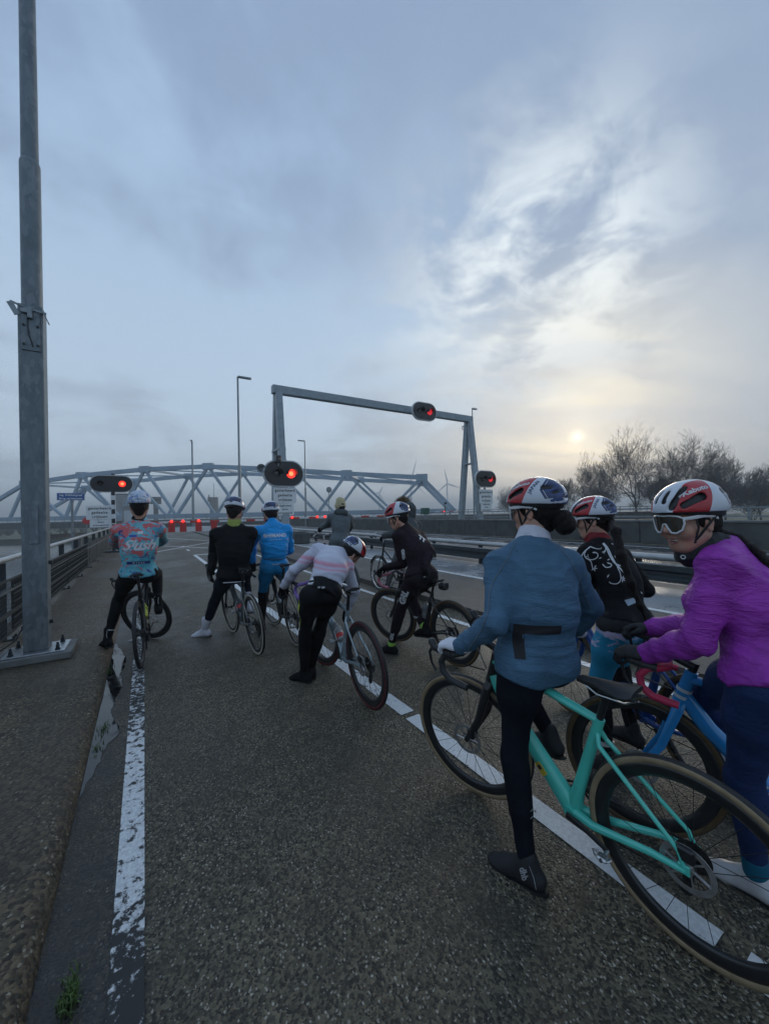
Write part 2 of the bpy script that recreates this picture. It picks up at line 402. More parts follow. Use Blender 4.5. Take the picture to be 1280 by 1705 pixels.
# ---- markings
def mark(name, x0, x1, y0, y1, z, mat): return sheet(name, [(x0, y0), (x1, y0), (x1, y1), (x0, y1)], z, mat)
mark('edge_line', -.125, -.022, -1, 24, .004, M_edge)
for a, b in ((-3, .475), (.55, 2.38), (2.44, 5.1), (5.2, 7.9), (8.0, 11), (11.1, 17.3)): mark('centre_line', 1.64, 1.76, a, b, .004, M_line)   # long dashes of the centre line
for y in (19.5, 22.0): mark('centre_line', 1.64, 1.76, y, y+.9, .004, M_line)
mark('edge_line', 3.66, 3.76, -5, 25, .004, M_line)
mark('stop_line', 1.76, 3.66, 17.1, 17.35, .004, M_line)
def strip(name, a, b, w, z, mat):
    a, b = np.array(a), np.array(b); t = (b-a)/np.linalg.norm(b-a); n = np.array((-t[1], t[0]))*w/2
    return sheet(name, [a-n, b-n, b+n, a+n], z, mat)
strip('hatch_line', (0.0, 19.2), (3.7, 25.6), .14, .008, M_line); strip('hatch_line', (3.7, 18.6), (0.0, 25.2), .14, .012, M_line)
strip('hatch_line', (3.7, 25.8), (1.2, 33), .14, .008, M_line)
mark('edge_line', 6.05, 6.17, -8, 60, ZM+.008, M_line); mark('edge_line', 15.75, 15.9, -8, 60, ZM, M_line); mark('edge_line', 8.75, 8.87, -8, 60, ZM, M_line)
for y in range(-6, 60, 12): mark('lane_line', 12.2, 12.32, y, y+3, ZM, M_line)
# ---- puddles, film of water, tufts
def px_sheet(name, px, z, mat, jig=.0):
    P = [gnd(x, y)[:2] for x, y in px]; Q = []
    for i in range(len(P)):
        a, b = P[i], P[(i+1) % len(P)]
        for t in np.linspace(0, 1, 7)[:-1]:
            q = a+(b-a)*t; w = jig*min(1, np.linalg.norm(b-a)/.25); Q.append((q[0]+w*noise.noise((q[0]*23, q[1]*23, 1)), q[1]+w*noise.noise((q[0]*23, q[1]*23, 9))))
    mb = MB(); mb.add([(q[0], q[1], z) for q in Q], [tuple(range(len(Q)))])
    bm = bmesh.new(); me = mb.mesh(name, mat); bm.from_mesh(me); bmesh.ops.triangulate(bm, faces=bm.faces[:]); bm.to_mesh(me); bm.free()
    o = structure(link(name, me))
    if me.polygons[0].normal.z < 0: me.flip_normals()
    return o
def pool(name, edge, z, mat):                                        # water standing against the kerb, as a strip of quads along Y
    ey = [e[1] for e in edge]; ex = [e[0] for e in edge]; vs, fs = [], []; Y = np.linspace(ey[0], ey[-1], 150)
    for i, y in enumerate(Y):
        x1 = np.interp(y, ey, ex)+.022*noise.noise((3, y*9, 0))+.010*noise.noise((3, y*30, 5)); x1 = max(x1, -.325)
        for k in range(4): vs.append((-.329+(x1+.329)*k/3, y, z))
    for i in range(len(Y)-1):
        for k in range(3): fs.append((i*4+k, i*4+k+1, i*4+k+5, i*4+k+4))
    return structure(MB().add(vs, fs).build(name, mat))
pool('puddle', [(-.325, 2.72), (-.29, 2.9), (-.265, 3.1), (-.235, 3.25), (-.165, 3.38), (-.20, 3.55), (-.25, 3.75), (-.23, 4.05), (-.19, 4.35), (-.225, 4.65), (-.185, 5.05), (-.24, 5.4), (-.325, 5.8)], .003, M_puddle)
def tuft(c, n, h, spread):
    mb = MB()
    for i in range(n):
        a = random.uniform(0, 6.28); r = abs(random.gauss(0, spread)); b = np.array([c[0]+r*math.cos(a)*.5, c[1]+r*math.sin(a)*1.4, c[2]])
        ln = h*random.uniform(.5, 1.1); t = random.uniform(0, 6.28); lean = random.uniform(.2, .9)
        d = np.array([math.cos(t), math.sin(t), 0]); w = np.array([-d[1], d[0], 0])*.0022
        p1 = b+d*ln*lean*.35+np.array([0, 0, ln*.6]); p2 = b+d*ln*lean+np.array([0, 0, ln*(.9-.4*lean)])
        mb.add([b-w, b+w, p1+w*.8, p1-w*.8, p2], [(0, 1, 2, 3), (3, 2, 4)])
    return mb
M_grass = simple('green grass blades', (.055, .10, .018), .6, 0, .4, 30)
for c, n, h, s in ((gnd(115, 1668), 150, .05, .035), (gnd(160, 1250), 40, .035, .05), (gnd(172, 1215), 60, .04, .05), (gnd(182, 1120), 60, .04, .08), (gnd(186, 1085), 50, .05, .1)):
    props(tuft(c, n, h, s).build('grass', M_grass), 'low tuft of green grass growing in the kerb gap', 'grass', None, 'stuff')
# ================================================================== HAZE
mh = bpy.data.materials.new('air haze'); mh.use_nodes = True; mh.node_tree.nodes.clear()
vo = mh.node_tree.nodes.new('ShaderNodeOutputMaterial'); pv = mh.node_tree.nodes.new('ShaderNodeVolumePrincipled')
pv.inputs['Color'].default_value = (.92, .975, 1, 1); pv.inputs['Density'].default_value = .0018; pv.inputs['Anisotropy'].default_value = .2
mh.node_tree.links.new(pv.outputs[0], vo.inputs['Volume'])
HZ = MB(); HZ.box((800, 1250, 24), (5000, 3700, 64)); o = HZ.build('haze', mh); o['kind'] = 'stuff'
o.visible_shadow = True
# ================================================================== THE TALL LAMP POST ON THE LEFT
px_, py_ = -.985, 5.47
post = thing('lamp_post', 'tall galvanised lamp post on a bolted base plate, nearest post at the left', 'lamp post', (px_, py_, .085))
m = MB(); a = .27
m.bbox((0, 0, .035), (.62, .52, .07), .006); m.build('foot_slab', M_conc, post)
m = MB(); m.bbox((0, 0, .078), (.5, .42, .014), .004); m.build('base_plate', M_brush, post)
for sx in (-1, 1):
    for sy in (-1, 1):
        m = MB(); m.lathe([(.026, .0), (.026, .012), (.018, .014), (.018, .045), (.012, .05), (.012, .075), (0, .077)], (sx*.185, sy*.15, .085), n=6); m.build('bolt', M_dark, post)
PW = .2
m = MB(); m.bbox((0, 0, .085+1.82), (PW, PW, 3.64), .006); m.build('square_shaft', M_galv, post)
m = MB(); m.tube([(0, 0, 3.6), (0, 0, 5.28)], .088, 20); m.tube([(0, 0, 5.28), (0, 0, 5.33)], [.088, .072], 20, False); m.tube([(0, 0, 5.33), (0, 0, 8.2), (0, 0, 10.2)], [.074, .066, .06], 20); m.build('round_shaft', M_galv, post, True)
m = MB(); m.bbox((0, -PW/2-.004, 1.42), (.085, .012, .42), .004); m.lathe([(.013, 0), (.013, .012), (0, .012)], (0, -PW/2-.008, 1.57), (0, -1, 0), 8); m.build('inspection_door', M_galv, post)
m = MB(); m.bbox((.006, -PW/2-.007, 3.45), (.15, .012, .42), .004); m.build('clamp_plate', M_galv, post)
for sx in (-.05, .06):
    for z in (3.3, 3.5): m = MB(); m.lathe([(.012, 0), (.012, .014), (0, .016)], (sx, -PW/2-.012, z), (0, -1, 0), 6); m.build('bolt', M_dark, post)
m = MB(); m.bar((-.15, -.06, 3.74), (.02, -.12, 3.66), .05, .012); m.bar((-.02, -.13, 3.67), (.13, -.1, 3.66), .02, .02); m.bar((.1, -.1, 3.68), (.15, -.1, 3.56), .05, .01); m.bar((-.16, -.1, 3.72), (-.1, -.1, 3.6), .014, .05); m.bbox((.005, -.135, 3.63), (.04, .03, .12), .005); m.bbox((-.04, -.125, 3.645), (.06, .03, .05), .005); m.build('clamp', M_steel, post)
m = MB(); m.tube([(-.02, -PW/2-.02, 3.62), (-.018, -PW/2-.022, 3.5), (-.01, -PW/2-.022, 3.4), (.012, -PW/2-.02, 3.33), (.02, -PW/2-.012, 3.28)], .007, 6); m.build('cable', M_dark, post)
m = MB(); m.tube([(-PW/2-.005, -.02, .33), (-PW/2-.03, -.03, .30), (-.16, -.08, .22), (-.26, -.2, .16), (-.4, -.26, .13), (-.62, -.28, .12), (-.75, -.3, .10)], .008, 6); m.bbox((-PW/2-.012, -.02, .335), (.025, .03, .03), .004); m.build('ground_cable', M_black, post)
for z in (1.0, .36): m = MB(); m.bbox((PW/2+.015, .0, z), (.03, .03, .04), .003); m.build('lug', M_dark, post)
m = MB(); m.bar((0, 0, 10.2), (1.1, 0, 10.35), .08, .08); m.bbox((1.2, 0, 10.34), (.6, .22, .1), .02); m.build('lamp_head', M_steel, post)
# ================================================================== RAILING ON THE LEFT
RX = -1.46
rail = thing('railing', 'dark bridge railing with pale top tube and mesh infill beside the water', 'railing', (RX, 0, .085))
m = MB(); m.tube([(0, -6, .98), (0, 40, .98)], .034, 10); m.build('top_rail', M_rail, rail, True)
for nm, z, r_, mt in (('mid_rail', .60, .028, M_steel),): m = MB(); m.tube([(0.03, -6, z), (0.03, 40, z)], r_, 8); m.build(nm, mt, rail, True)
for z, w in ((.74, .018), (.335, .03)): m = MB(); m.box((.055, 17, z), (.02, 46, w*1.6)); m.build('mesh_rail', M_dark, rail)
m = MB(); m.box((.055, 17, .085), (.012, 46, .02)); m.build('mesh_rail', M_dark, rail)
wire = MB()
for i in range(int(46/.045)):
    y = -6+i*.045
    if y > 14: break
    wire.box((.055, y, .41), (.005, .005, .66))
for z in np.arange(.1, .75, .05): wire.box((.055, 7, z), (.004, 26, .004))
o = wire.build('mesh_wire', M_dark, rail); o['kind'] = 'stuff'
m = MB(); m.box((.05, 24, .41), (.03, 20, .6)); 
for i in range(23):
    y = -5.55+2.0*i
    m = MB(); m.bbox((-.02, y, .47), (.02, .11, .96), .004); m.bbox((-.02, y-.045, .47), (.09, .012, .94), .003); m.build('post', M_dark, rail)
    m = MB(); m.bbox((.0, y, .01), (.24, .16, .02), .004); m.lathe([(.014, 0), (.014, .03), (0, .032)], (.085, y-.05, .02), n=6); m.lathe([(.014, 0), (.014, .03), (0, .032)], (.085, y+.05, .02), n=6); m.build('post_foot', M_dark, rail)
for i in range(11):
    m = MB(); m.box((.045, 7.5+2.0*i, .42), (.012, 1.9, .62)); 
    for q in range(7): m.box((.056, 7.5+2.0*i, .14+q*.1), (.012, 1.9, .014))
    m.build('infill_panel', M_dark, rail)
# ================================================================== BRIDGE LIGHTS AND SIGNS
def signal(name, label, c, w, h, lit, parent_cat='traffic light', rz=0.0, group='red bridge lights'):
    t = thing(name, label, parent_cat, c, (0, 0, rz), group); r = h/2
    def stad(s, n=14):
        R_ = r*s if s < 1 else r+(s-1); x = w/2-r
        return [(x+R_*math.cos(q), R_*math.sin(q)) for q in np.linspace(-math.pi/2, math.pi/2, n)]+[(-x+R_*math.cos(q), R_*math.sin(q)) for q in np.linspace(math.pi/2, 3*math.pi/2, n)]
    def plate(nm, s0, y0, y1, mt):
        mb = MB(); mb.prism(stad(s0), y0, y1); mb.v = [(p[0], p[2], p[1]) for p in mb.v]; mb.f = [f[::-1] for f in mb.f]; return mb.build(nm, mt, t)
    plate('rim', 1.0, -.03, .10, M_rim); plate('backboard', .90, -.06, -.035, M_black)
    for sx, on in ((-1, False), (1, True)):
        x = sx*(w/2-r)*.92; lr = h*.135
        mb = MB(); mb.lathe([(lr*1.25, 0), (lr*1.25, .03), (lr*1.08, .03), (lr, .012), (lr*.6, .035), (0, .045)], (x, -.06, 0), (0, -1, 0), 18)
        mb.build('lens', (lit if on else M_glassd), t, True)
        if on and lit is M_lit: mb = MB(); mb.lathe([(lr*.62, 0), (lr*.5, .01), (0, .02)], (x, -.098, 0), (0, -1, 0), 14); mb.build('lamp_core', M_core, t, True)
        mb = MB(); P = [(x+lr*1.3*math.cos(q), lr*1.3*math.sin(q)) for q in np.linspace(-.2, math.pi+.2, 13)]
        mb.add([(p[0], -.06, p[1]) for p in P]+[(p[0], -.06-h*.26, p[1]*.95) for p in P]+[(x+(p[0]-x)*.95, -.06, p[1]*.95) for p in P]+[(x+(p[0]-x)*.95, -.06-h*.26, p[1]*.9) for p in P],
               [(i, i+1, 14+i, 13+i) for i in range(12)]+[(26+i, 39+i, 40+i, 27+i) for i in range(12)]+[(13+i, 14+i, 40+i, 39+i) for i in range(12)])
        mb.build('visor', M_black, t)
    return t
def board(name, label, c, w, h, lines, size, group=None, face=None, ink=None, space=1.12, bold=.004, cat='sign'):
    t = thing(name, label, cat, c, None, group)
    MB().bbox((0, 0, 0), (w, .03, h), .006).build('panel', face or M_sign, t)
    for i, ln in enumerate(lines):
        z = ((len(lines)-1)/2-i)*h/(len(lines)+.35)
        put_text(MB(), ln, size, (0, -.016, z), (1, 0, 0), (0, 0, 1), (0, -1, 0), bold*size*6, space).build('lettering', ink or M_ink, t)
    return t
L1 = ['gemarkeerd', 'gedeelte', 'vrijlaten']; L2 = ['slagbomen', 'dalen', 'automatisch']
def light_set(Y, lpx, s1, s2, lit, names, w, h):
    c = atY(*lpx, Y); signal('bridge_light', names[0], c, w, h, lit)
    a = atY(*s1, Y+.05); board('instruction_sign', names[1], a, *s1w[names[3]][0], L1, s1w[names[3]][0][1]*.24, 'signs below the bridge lights')
    b = atY(*s2, Y+.07); board('instruction_sign', names[2], b, *s1w[names[3]][1], L2, s1w[names[3]][1][1]*.22, 'signs below the bridge lights')
    return c
s1w = {'L': ((.92, .60), (.76, .44)), 'M': ((1.18, .80), (.92, .62)), 'R': ((1.32, .98), (1.05, .66))}
light_set(20.2, (186, 806), (166, 854), (168, 867+3), M_lit, ('oval bridge light shining red on the walkway, above the helmet of the patterned jersey', 'white instruction sign just below the left oval light', 'small white sign at the top of the dark railing, lowest under the left light', 'L'), 1.56, .74)
cm = light_set(19.3, (472.5, 789), (474.5, 825), (474.5, 848.5), M_lit, ('oval bridge light shining red in front of the left gantry leg', 'white instruction sign on the left gantry leg, under the oval light', 'smaller white sign on the left gantry leg, above the blue jersey', 'M'), 2.12, 1.36)
cr = light_set(19.0, (808.5, 798), (809, 827), (809.5, 845), M_dim, ('oval bridge light glowing dimly on the right gantry leg', 'white instruction sign on the right gantry leg', 'smaller white sign at the foot of the right gantry leg', 'R'), 2.05, 1.18)
signal('bridge_light', 'oval bridge light glowing dimly on the high gantry beam', atY(706.5, 685.5, 19.35), 1.95, 1.16, M_dim)
# pole of the left set
base = atY(189, 850, 20.3)
pl = thing('signal_pole', 'short black pole with a small striped signal beside the railing, carrying the left bridge light', 'signal pole', (base[0], 20.35, .085))
MB().tube([(0, 0, .02), (0, 0, 3.4)], .07, 10).build('pole', M_dark, pl, True)
MB().bbox((0, 0, .03), (.9, .5, .06), .01).build('base_plate', M_dark, pl)
MB().bbox((0, -.13, 1.95), (.17, .12, 1.5), .01).build('signal_housing', M_wht, pl)
for q in range(4): MB().bbox((0, -.195, 1.35+q*.4), (.13, .02, .2), .006).build('signal_lens', M_black, pl)
# grey control-box column behind the rider
q = atY(203, 900, 24); bx = thing('barrier_housing', 'pale grey barrier housing column behind the rider in the patterned jersey', 'barrier housing', (-.75, 27.4, .085))
MB().bbox((0, 0, 1.1), (.7, .8, 2.2), .03).build('cabinet', M_concl, bx); MB().bbox((0, -.41, 1.2), (.5, .02, 1.4), .006).build('door', M_rim, bx)
# blue name sign on a post outside the railing
c = atY(118, 827.5, 22); t = thing('name_sign', 'small blue bridge name sign on a steel post behind the railing', 'sign', c)
MB().bbox((0, 0, 0), (.98, .03, .33), .008).build('panel', M_blue, t)
for ln, z in (('ing. Dekkergraaf', .07), ('Brug vernieuwen', -.08)): put_text(MB(), ln, .12, (0, -.017, z), (1, 0, 0), (0, 0, 1), (0, -1, 0), .003).build('lettering', M_sign, t)
mb = MB(); mb.bbox((0, -.016, .155), (.96, .006, .008), .001); mb.bbox((0, -.016, -.155), (.96, .006, .008), .001); mb.bbox((-.478, -.016, 0), (.008, .006, .30), .001); mb.bbox((.478, -.016, 0), (.008, .006, .30), .001); mb.build('border', M_sign, t)
MB().tube([(.03, .05, -4.5), (.03, .05, .1)], .05, 8).build('post', M_steel, t, True)
# ================================================================== GANTRY
GX0, GX1, GY, GZ = 6.15, 20.1, 20.4, 8.25
g = thing('gantry', 'pale grey steel portal gantry spanning the wet road', 'gantry', (GX0, GY, ZM))
w = GX1-GX0
MB().bbox((w/2, 0, GZ-ZM), (w+.6, .38, .44), .02).build('beam', M_gantry, g)
for x, dn in ((0, 0), (w, .0)):
    for sy in (-1, 1):
        mb = MB(); mb.bar((x, sy*1.05, 0), (x, sy*.12, GZ-ZM-.2), .34, .34, up=(0, 1, 0)); mb.build('leg', M_gantry, g)
    mb = MB(); mb.bar((x, -.62, 4.9), (x, .62, 4.9), .42, .08); mb.build('cross_plate', M_gantry, g)
    MB().bbox((x, 0, .05), (.7, 2.7, .1), .02).build('foot_plate', M_conc, g)
mb = MB(); mb.bar((w-.25, 0, GZ-.65), (w-.6, 0, GZ-.65), .05, .05); mb.bar((w-.6, 0, GZ-.65), (w-.6, 0, GZ-.95), .05, .05); mb.build('hook', M_gantry, g)
for cc, hh in ((cm, 4.7), (cr, 4.0)):
    mb = MB(); mb.bar((cc[0]-GX0, cc[1]-GY+.1, cc[2]-ZM-.3), (cc[0]-GX0, -.6, cc[2]-ZM-.3), .1, .1); mb.bar((cc[0]-GX0, cc[1]-GY+.12, cc[2]-ZM-1.7), (cc[0]-GX0, cc[1]-GY+.12, cc[2]-ZM), .12, .08); mb.build('bracket', M_gantry, g)
c = atY(463, 765, 19.2); t = thing('camera_box', 'small black camera box on top of the left gantry light', 'camera', c); MB().bbox((0, 0, 0), (.26, .3, .36), .03).build('housing', M_black, t); MB().tube([(0, -.15, 0), (0, -.2, 0)], .08, 10).build('lens', M_glassd, t); MB().bar((0, 0, -.15), (0, 0, -.35), .06, .06).build('bracket', M_steel, t)
c = atY(433, 781, 19.5); t = thing('horn_speaker', 'grey horn speaker beside the left gantry light', 'speaker', c); MB().lathe([(.05, 0), (.07, .1), (.2, .34), (.22, .36), (.19, .34), (.05, .12)], (.1, .1, 0), (-.3, -.9, 0), 14).build('horn', M_steel, t, True); MB().bar((.1, .1, 0), (.8, .3, 0), .06, .06).build('bracket', M_steel, t)
t = thing('concrete_block', 'low dark concrete block on the median beneath the left gantry leg', 'concrete block', (6.6, 18.6, ZM)); MB().bbox((0, 0, .28), (.75, .9, .56), .05).build('block', M_concd, t); MB().bbox((0, 0, .59), (.5, .6, .06), .02).build('cap', M_conc, t)
# ================================================================== GUARDRAIL, PARAPET, BARRIERS
GR = 7.85
gr = thing('guardrail', 'steel guardrail with a round top tube along the road edge', 'guardrail', (GR, 0, ZM))
MB().tube([(0, -9, .56), (0, 38, .56)], .062, 10).build('top_tube', M_rail, gr, True)
for y in np.arange(-7.2, 38, 4.0): MB().tube([(0, y-.12, .56), (0, y+.12, .56)], .069, 10).build('tube_sleeve', M_rail, gr, True)
wp = [(.0, .44), (-.035, .42), (-.035, .37), (.02, .325), (.02, .285), (-.035, .24), (-.035, .19), (.0, .17)]
for x0, mt, nm in ((-.16, M_dark, 'front_beam'), (.16, M_dark, 'rear_beam')):
    vs = []; 
    for y in (-9, 38):
        for (x, z) in wp: vs.append((x0+x*(1 if x0 < 0 else -1), y, z-.02))
        for (x, z) in wp[::-1]: vs.append((x0+(x+.006)*(1 if x0 < 0 else -1), y, z-.02))
    n = len(wp)*2; MB().add(vs, [(i, (i+1) % n, n+(i+1) % n, n+i) for i in range(n)]).build(nm, mt, gr)
MB().box((-.165, 14.5, .452), (.03, 47, .022)).build('beam_lip', M_rail, gr)
for y in np.arange(-8.4, 38, 2.0):
    mb = MB(); mb.box((0, y, .25), (.09, .012, .5)); mb.box((-.045, y, .25), (.008, .07, .5)); mb.box((.045, y, .25), (.008, .07, .5)); mb.bar((0, y, .40), (-.02, y, .52), .05, .1); mb.box((0, y, .33), (.3, .06, .2)); mb.build('post', M_dark, gr)
# parapet of precast panels + railing on it
pp = thing('parapet', 'dark damp concrete parapet of precast panels along the far road edge', 'wall', (17.0, 0, ZM))
for i in range(29):
    y = -11+2.5*i; MB().bbox((.2, y, .455), (.36+.004*(i % 3), 2.475, .89), .015).build('panel', M_concd, pp)
    MB().bbox((.2, y, .93), (.46, 2.485, .08), .015).build('coping', M_conc, pp)
pr = thing('parapet_railing', 'grey steel railing on the concrete parapet, two horizontal rails', 'railing', (17.35, 0, ZM+.97))
for z, w_ in ((.44, .05), (.13, .06)): MB().box((0, 24, z), (.07, 70, w_)).build('rail', M_steel, pr)
for y in np.arange(-8, 58, 2.5): MB().bbox((.02, y, .2), (.05, .08, .5), .006).build('post', M_steel, pr)
def boom(name, label, x0, x1, z, Y, nseg, lamps, panels):
    t = thing(name, label, 'barrier', (x0, Y, z)); L = x1-x0; n = nseg
    for i in range(n): MB().bbox(((i+.5)*L/n, 0, 0), (L/n*.998, .09, .13), .012).build('boom_section', M_wht if i % 2 == 0 else M_red, t, )
    for x in lamps:
        MB().lathe([(.085, 0), (.085, .05), (.06, .07), (0, .08)], (x, -.05, .06), (0, -1, 0), 12).build('warning_lamp', M_lit, t, True)
    for x in panels:
        MB().bbox((x, -.05, -.3), (.36, .05, .62), .01).build('red_panel', M_red, t)
    if panels:
        for a_, b_ in zip(panels[:-1], panels[1:]): MB().bbox(((a_+b_)/2, -.02, -.47), (b_-a_-.38, .03, .3), .008).build('skirt', M_wht, t)
    return t
PX = [atY(x, 872, 27)[0]+.4 for x in (285.5, 304.5, 330.5, 356)]
bz = atY(400, 867.3, 27)[2]
boom('barrier_boom', 'red and white barrier boom lowered across the cycle path, with hanging red panels', -.4, 7.55, bz, 27, 14, [p for p in PX[:3]], PX)
bz2 = atY(560, 861.5, 27)[2]
R_ = [atY(x, 861, 27)[0]-8.1 for x in (486, 527.5, 540.5)]
boom('barrier_boom', 'long red and white barrier boom lowered across the wet road', 8.1, 18.3, bz2, 27, 14, R_, [])
t = thing('barrier_housing', 'white barrier drive housing at the right end of the road boom', 'barrier housing', (18.0, 27.0, ZM)); MB().bbox((.3, 0, .75), (.9, .7, 1.5), .03).build('cabinet', M_wht, t); MB().bbox((.3, -.36, .8), (.7, .02, 1.0), .006).build('door', M_rim, t)
t = boom('barrier_boom', 'short far red barrier boom beyond the right gantry leg', 33, 38.5, 1.55, 40, 7, [1.5], [])
# ================================================================== LAMP POSTS, SMALL SIGNS
def lamp(label, x, Y, ztop, zb, arm, r=.075):
    t = thing('street_lamp', label, 'street lamp', (x, Y, zb), None, 'slim street lamps'); H = ztop-zb
    MB().tube([(0, 0, 0), (0, 0, H*.45), (0, 0, H*.46), (0, 0, H)], [r*1.25, r*1.15, r*.8, r*.7], 8).build('pole', M_steel, t, True)
    MB().bbox((arm*.5, 0, H+.02), (abs(arm)*1.0, .25, .12), .03).build('lamp_head', M_steel, t)
def lamp_px(label, x, ytop, Y, zb, arm, r=.075): c = atY(x, ytop, Y); lamp(label, c[0], Y, c[2], zb, arm, r)
lamp_px('street lamp left of the gantry, tallest against the sky', 395.5, 628, 27.5, 0, .9, .09)
lamp_px('street lamp pole without a visible arm, in front of the truss, leftmost', 319.5, 734, 50, 0, -.2, .13)
lamp_px('street lamp right of the gantry left leg, arm pointing left', 507, 735, 45, 0, -.85, .1)
lamp_px('street lamp rising behind the right gantry leg', 786, 681, 26, 0, .55, .07)
c = atY(547.5, 816, 36); t = thing('round_sign', 'round road sign seen from behind on a thin post', 'sign', c); MB().lathe([(.3, 0), (.3, .02), (0, .02)], (0, 0, 0), (0, -1, 0), 20).build('disc', M_steel, t); MB().tube([(0, .04, -2.6), (0, .04, .25)], .035, 8).build('post', M_steel, t, True)
c = atY(707.5, 851.5, 22); t = thing('control_cabinet', 'small green cabinet on a post behind the parapet', 'cabinet', c); MB().bbox((0, 0, 0), (.6, .3, .46), .02).build('cabinet', M_green, t); MB().tube([(0, 0, -1.2), (0, 0, -.2)], .05, 8).build('post', M_steel, t)
c = atY(741, 846, 24); t = thing('signal_post', 'thin dark signal with a round head behind the parapet', 'signal', c); MB().tube([(0, 0, -1.4), (0, 0, .1), (-.1, 0, .2), (0, 0, .35)], .035, 6).build('post', M_dark, t); MB().lathe([(.11, 0), (.11, .1), (0, .12)], (0, 0, .38), (0, -1, 0), 10).build('head', M_dark, t)
c = atY(144, 868, 40); t = thing('round_sign', 'small round red sign at the bridge edge behind the railing', 'sign', c); MB().lathe([(.28, 0), (.28, .02), (0, .02)], (0, 0, 0), (0, -1, 0), 16).build('disc', M_red, t); MB().tube([(0, .04, -6), (0, .04, .2)], .04, 6).build('post', M_steel, t)
# ================================================================== TRUSS BRIDGE
br = thing('truss_bridge', 'pale blue steel truss bridge with a curved top chord crossing the canal', 'bridge', (0, 0, 0))
DR, DL = 66.0, 76.0                                              # depth of its right and left end
def on_plane(x, y, far=False):
    r = ray(x, y); s = (x-757)/640.0
    # near truss plane: from the right end point towards bearing of the far left end
    e0 = at(757, 853, DR)[:2]; e1 = at(-60, 853, DL)[:2]; t_ = (e1-e0)/np.linalg.norm(e1-e0); n_ = np.array([-t_[1], t_[0]])
    if n_ @ np.array(camframe(0, 1)) < 0: n_ = -n_
    if far: e0 = e0+n_*13.5
    k_ = ((e0-CP[:2]) @ n_)/(r[:2] @ n_); return CP+r*k_
def shift(p): 
    e0 = at(757, 853, DR)[:2]; e1 = at(-60, 853, DL)[:2]; t_ = (e1-e0)/np.linalg.norm(e1-e0); n_ = np.array([-t_[1], t_[0]])
    if n_ @ np.array(camframe(0, 1)) < 0: n_ = -n_
    return np.array([p[0]+n_[0]*13.5, p[1]+n_[1]*13.5, p[2]])
top = [(42, 806), (136, 792), (241, 782), (346.5, 777), (459, 781.5), (577, 789), (702, 795.5)]
bot = [(-60, 866), (16, 866), (109, 864), (199.5, 862), (294, 860.5), (404, 858), (529, 855.5), (645, 852.5), (757, 850)]
TN = [on_plane(*p) for p in top]; BN = [on_plane(*p) for p in bot]
zb_ = np.mean([b[2] for b in BN]); 
for b in BN: b[2] = zb_
nd, up_ = 0, (0, 0, 1)
def member(nm, a, b, w, h): MB().bar(a, b, w*.74, h*.74).build(nm, M_bridge, br)
dd = (BN[0]-BN[-1])/np.linalg.norm(BN[0]-BN[-1])
for S in (lambda p: p, shift):
    for a, b in zip(TN[:-1], TN[1:]):
        u_ = (b-a)/np.linalg.norm(b-a); member('top_chord', S(a-u_*.2), S(b+u_*.2), .8, 1.0)
    member('bottom_chord', S(BN[0]), S(BN[-1]), .8, 1.1)
    for i, tp in enumerate(TN):
        member('diagonal', S(BN[i+1]), S(tp), .6, .62); member('diagonal', S(tp), S(BN[i+2] if i+2 < len(BN) else BN[-1]), .6, .62) if i < 6 else None
    member('end_post', S(TN[-1]), S(BN[-1]), .8, .85); member('end_post', S(BN[0]), S(TN[0]), .8, .85)
    for tp in TN: MB().bar(S(tp)-dd*1.0, S(tp)+dd*1.0, .66, 1.2).build('gusset', M_bridge, br)
for i, tp in enumerate(TN): member('wind_brace', tp, shift(tp), .5, .5)
for i in range(6):
    member('wind_brace', TN[i], shift(TN[i+1]), .35, .3)
dd = (BN[0]-BN[-1])/np.linalg.norm(BN[0]-BN[-1]); nrm = shift(BN[0])-BN[0]; nrm = nrm/np.linalg.norm(nrm)
A0 = BN[-1]-dd*40; A1 = BN[0]+dd*40
cd = (A0+A1)/2+nrm*6.75; L_ = np.linalg.norm(A1-A0); Rm = np.array([dd, nrm, (0, 0, 1)]).T
MB().box(cd-np.array([0, 0, .95]), (L_, 16.5, .5), Rm).build('deck', M_conc, br)
for q in (-8.4, 8.4): MB().box(cd+nrm*q-np.array([0, 0, 1.3]), (L_, .5, 1.1), Rm).build('edge_girder', M_concd, br)
for q in (-8.5, 8.5):
    for z in (.15, -.2): MB().box(cd+nrm*q+np.array([0, 0, z]), (L_, .05, .06), Rm).build('deck_rail', M_steel, br)
    o_ = MB()
    for k_ in range(int(L_/2)): o_.box(A0+dd*(k_*2.)+nrm*(6.75+q)+np.array([0, 0, -.25]), (.06, .06, .9), Rm)
    o = o_.build('rail_posts', M_steel, br); o['kind'] = 'stuff'
for pxx in (41, 380, 640, -220):
    b = on_plane(pxx, 880); 
    for q in (1.5, 11.5): MB().lathe([(.75, -9), (.75, 0)], (b[0]+nrm[0]*q, b[1]+nrm[1]*q, -2.0+.2), n=14).build('pier', M_conc, br, True)
    MB().box(np.array([b[0], b[1], -2.0])+nrm*6.5, (1.6, 13, .9), Rm).build('pier_cap', M_conc, br)
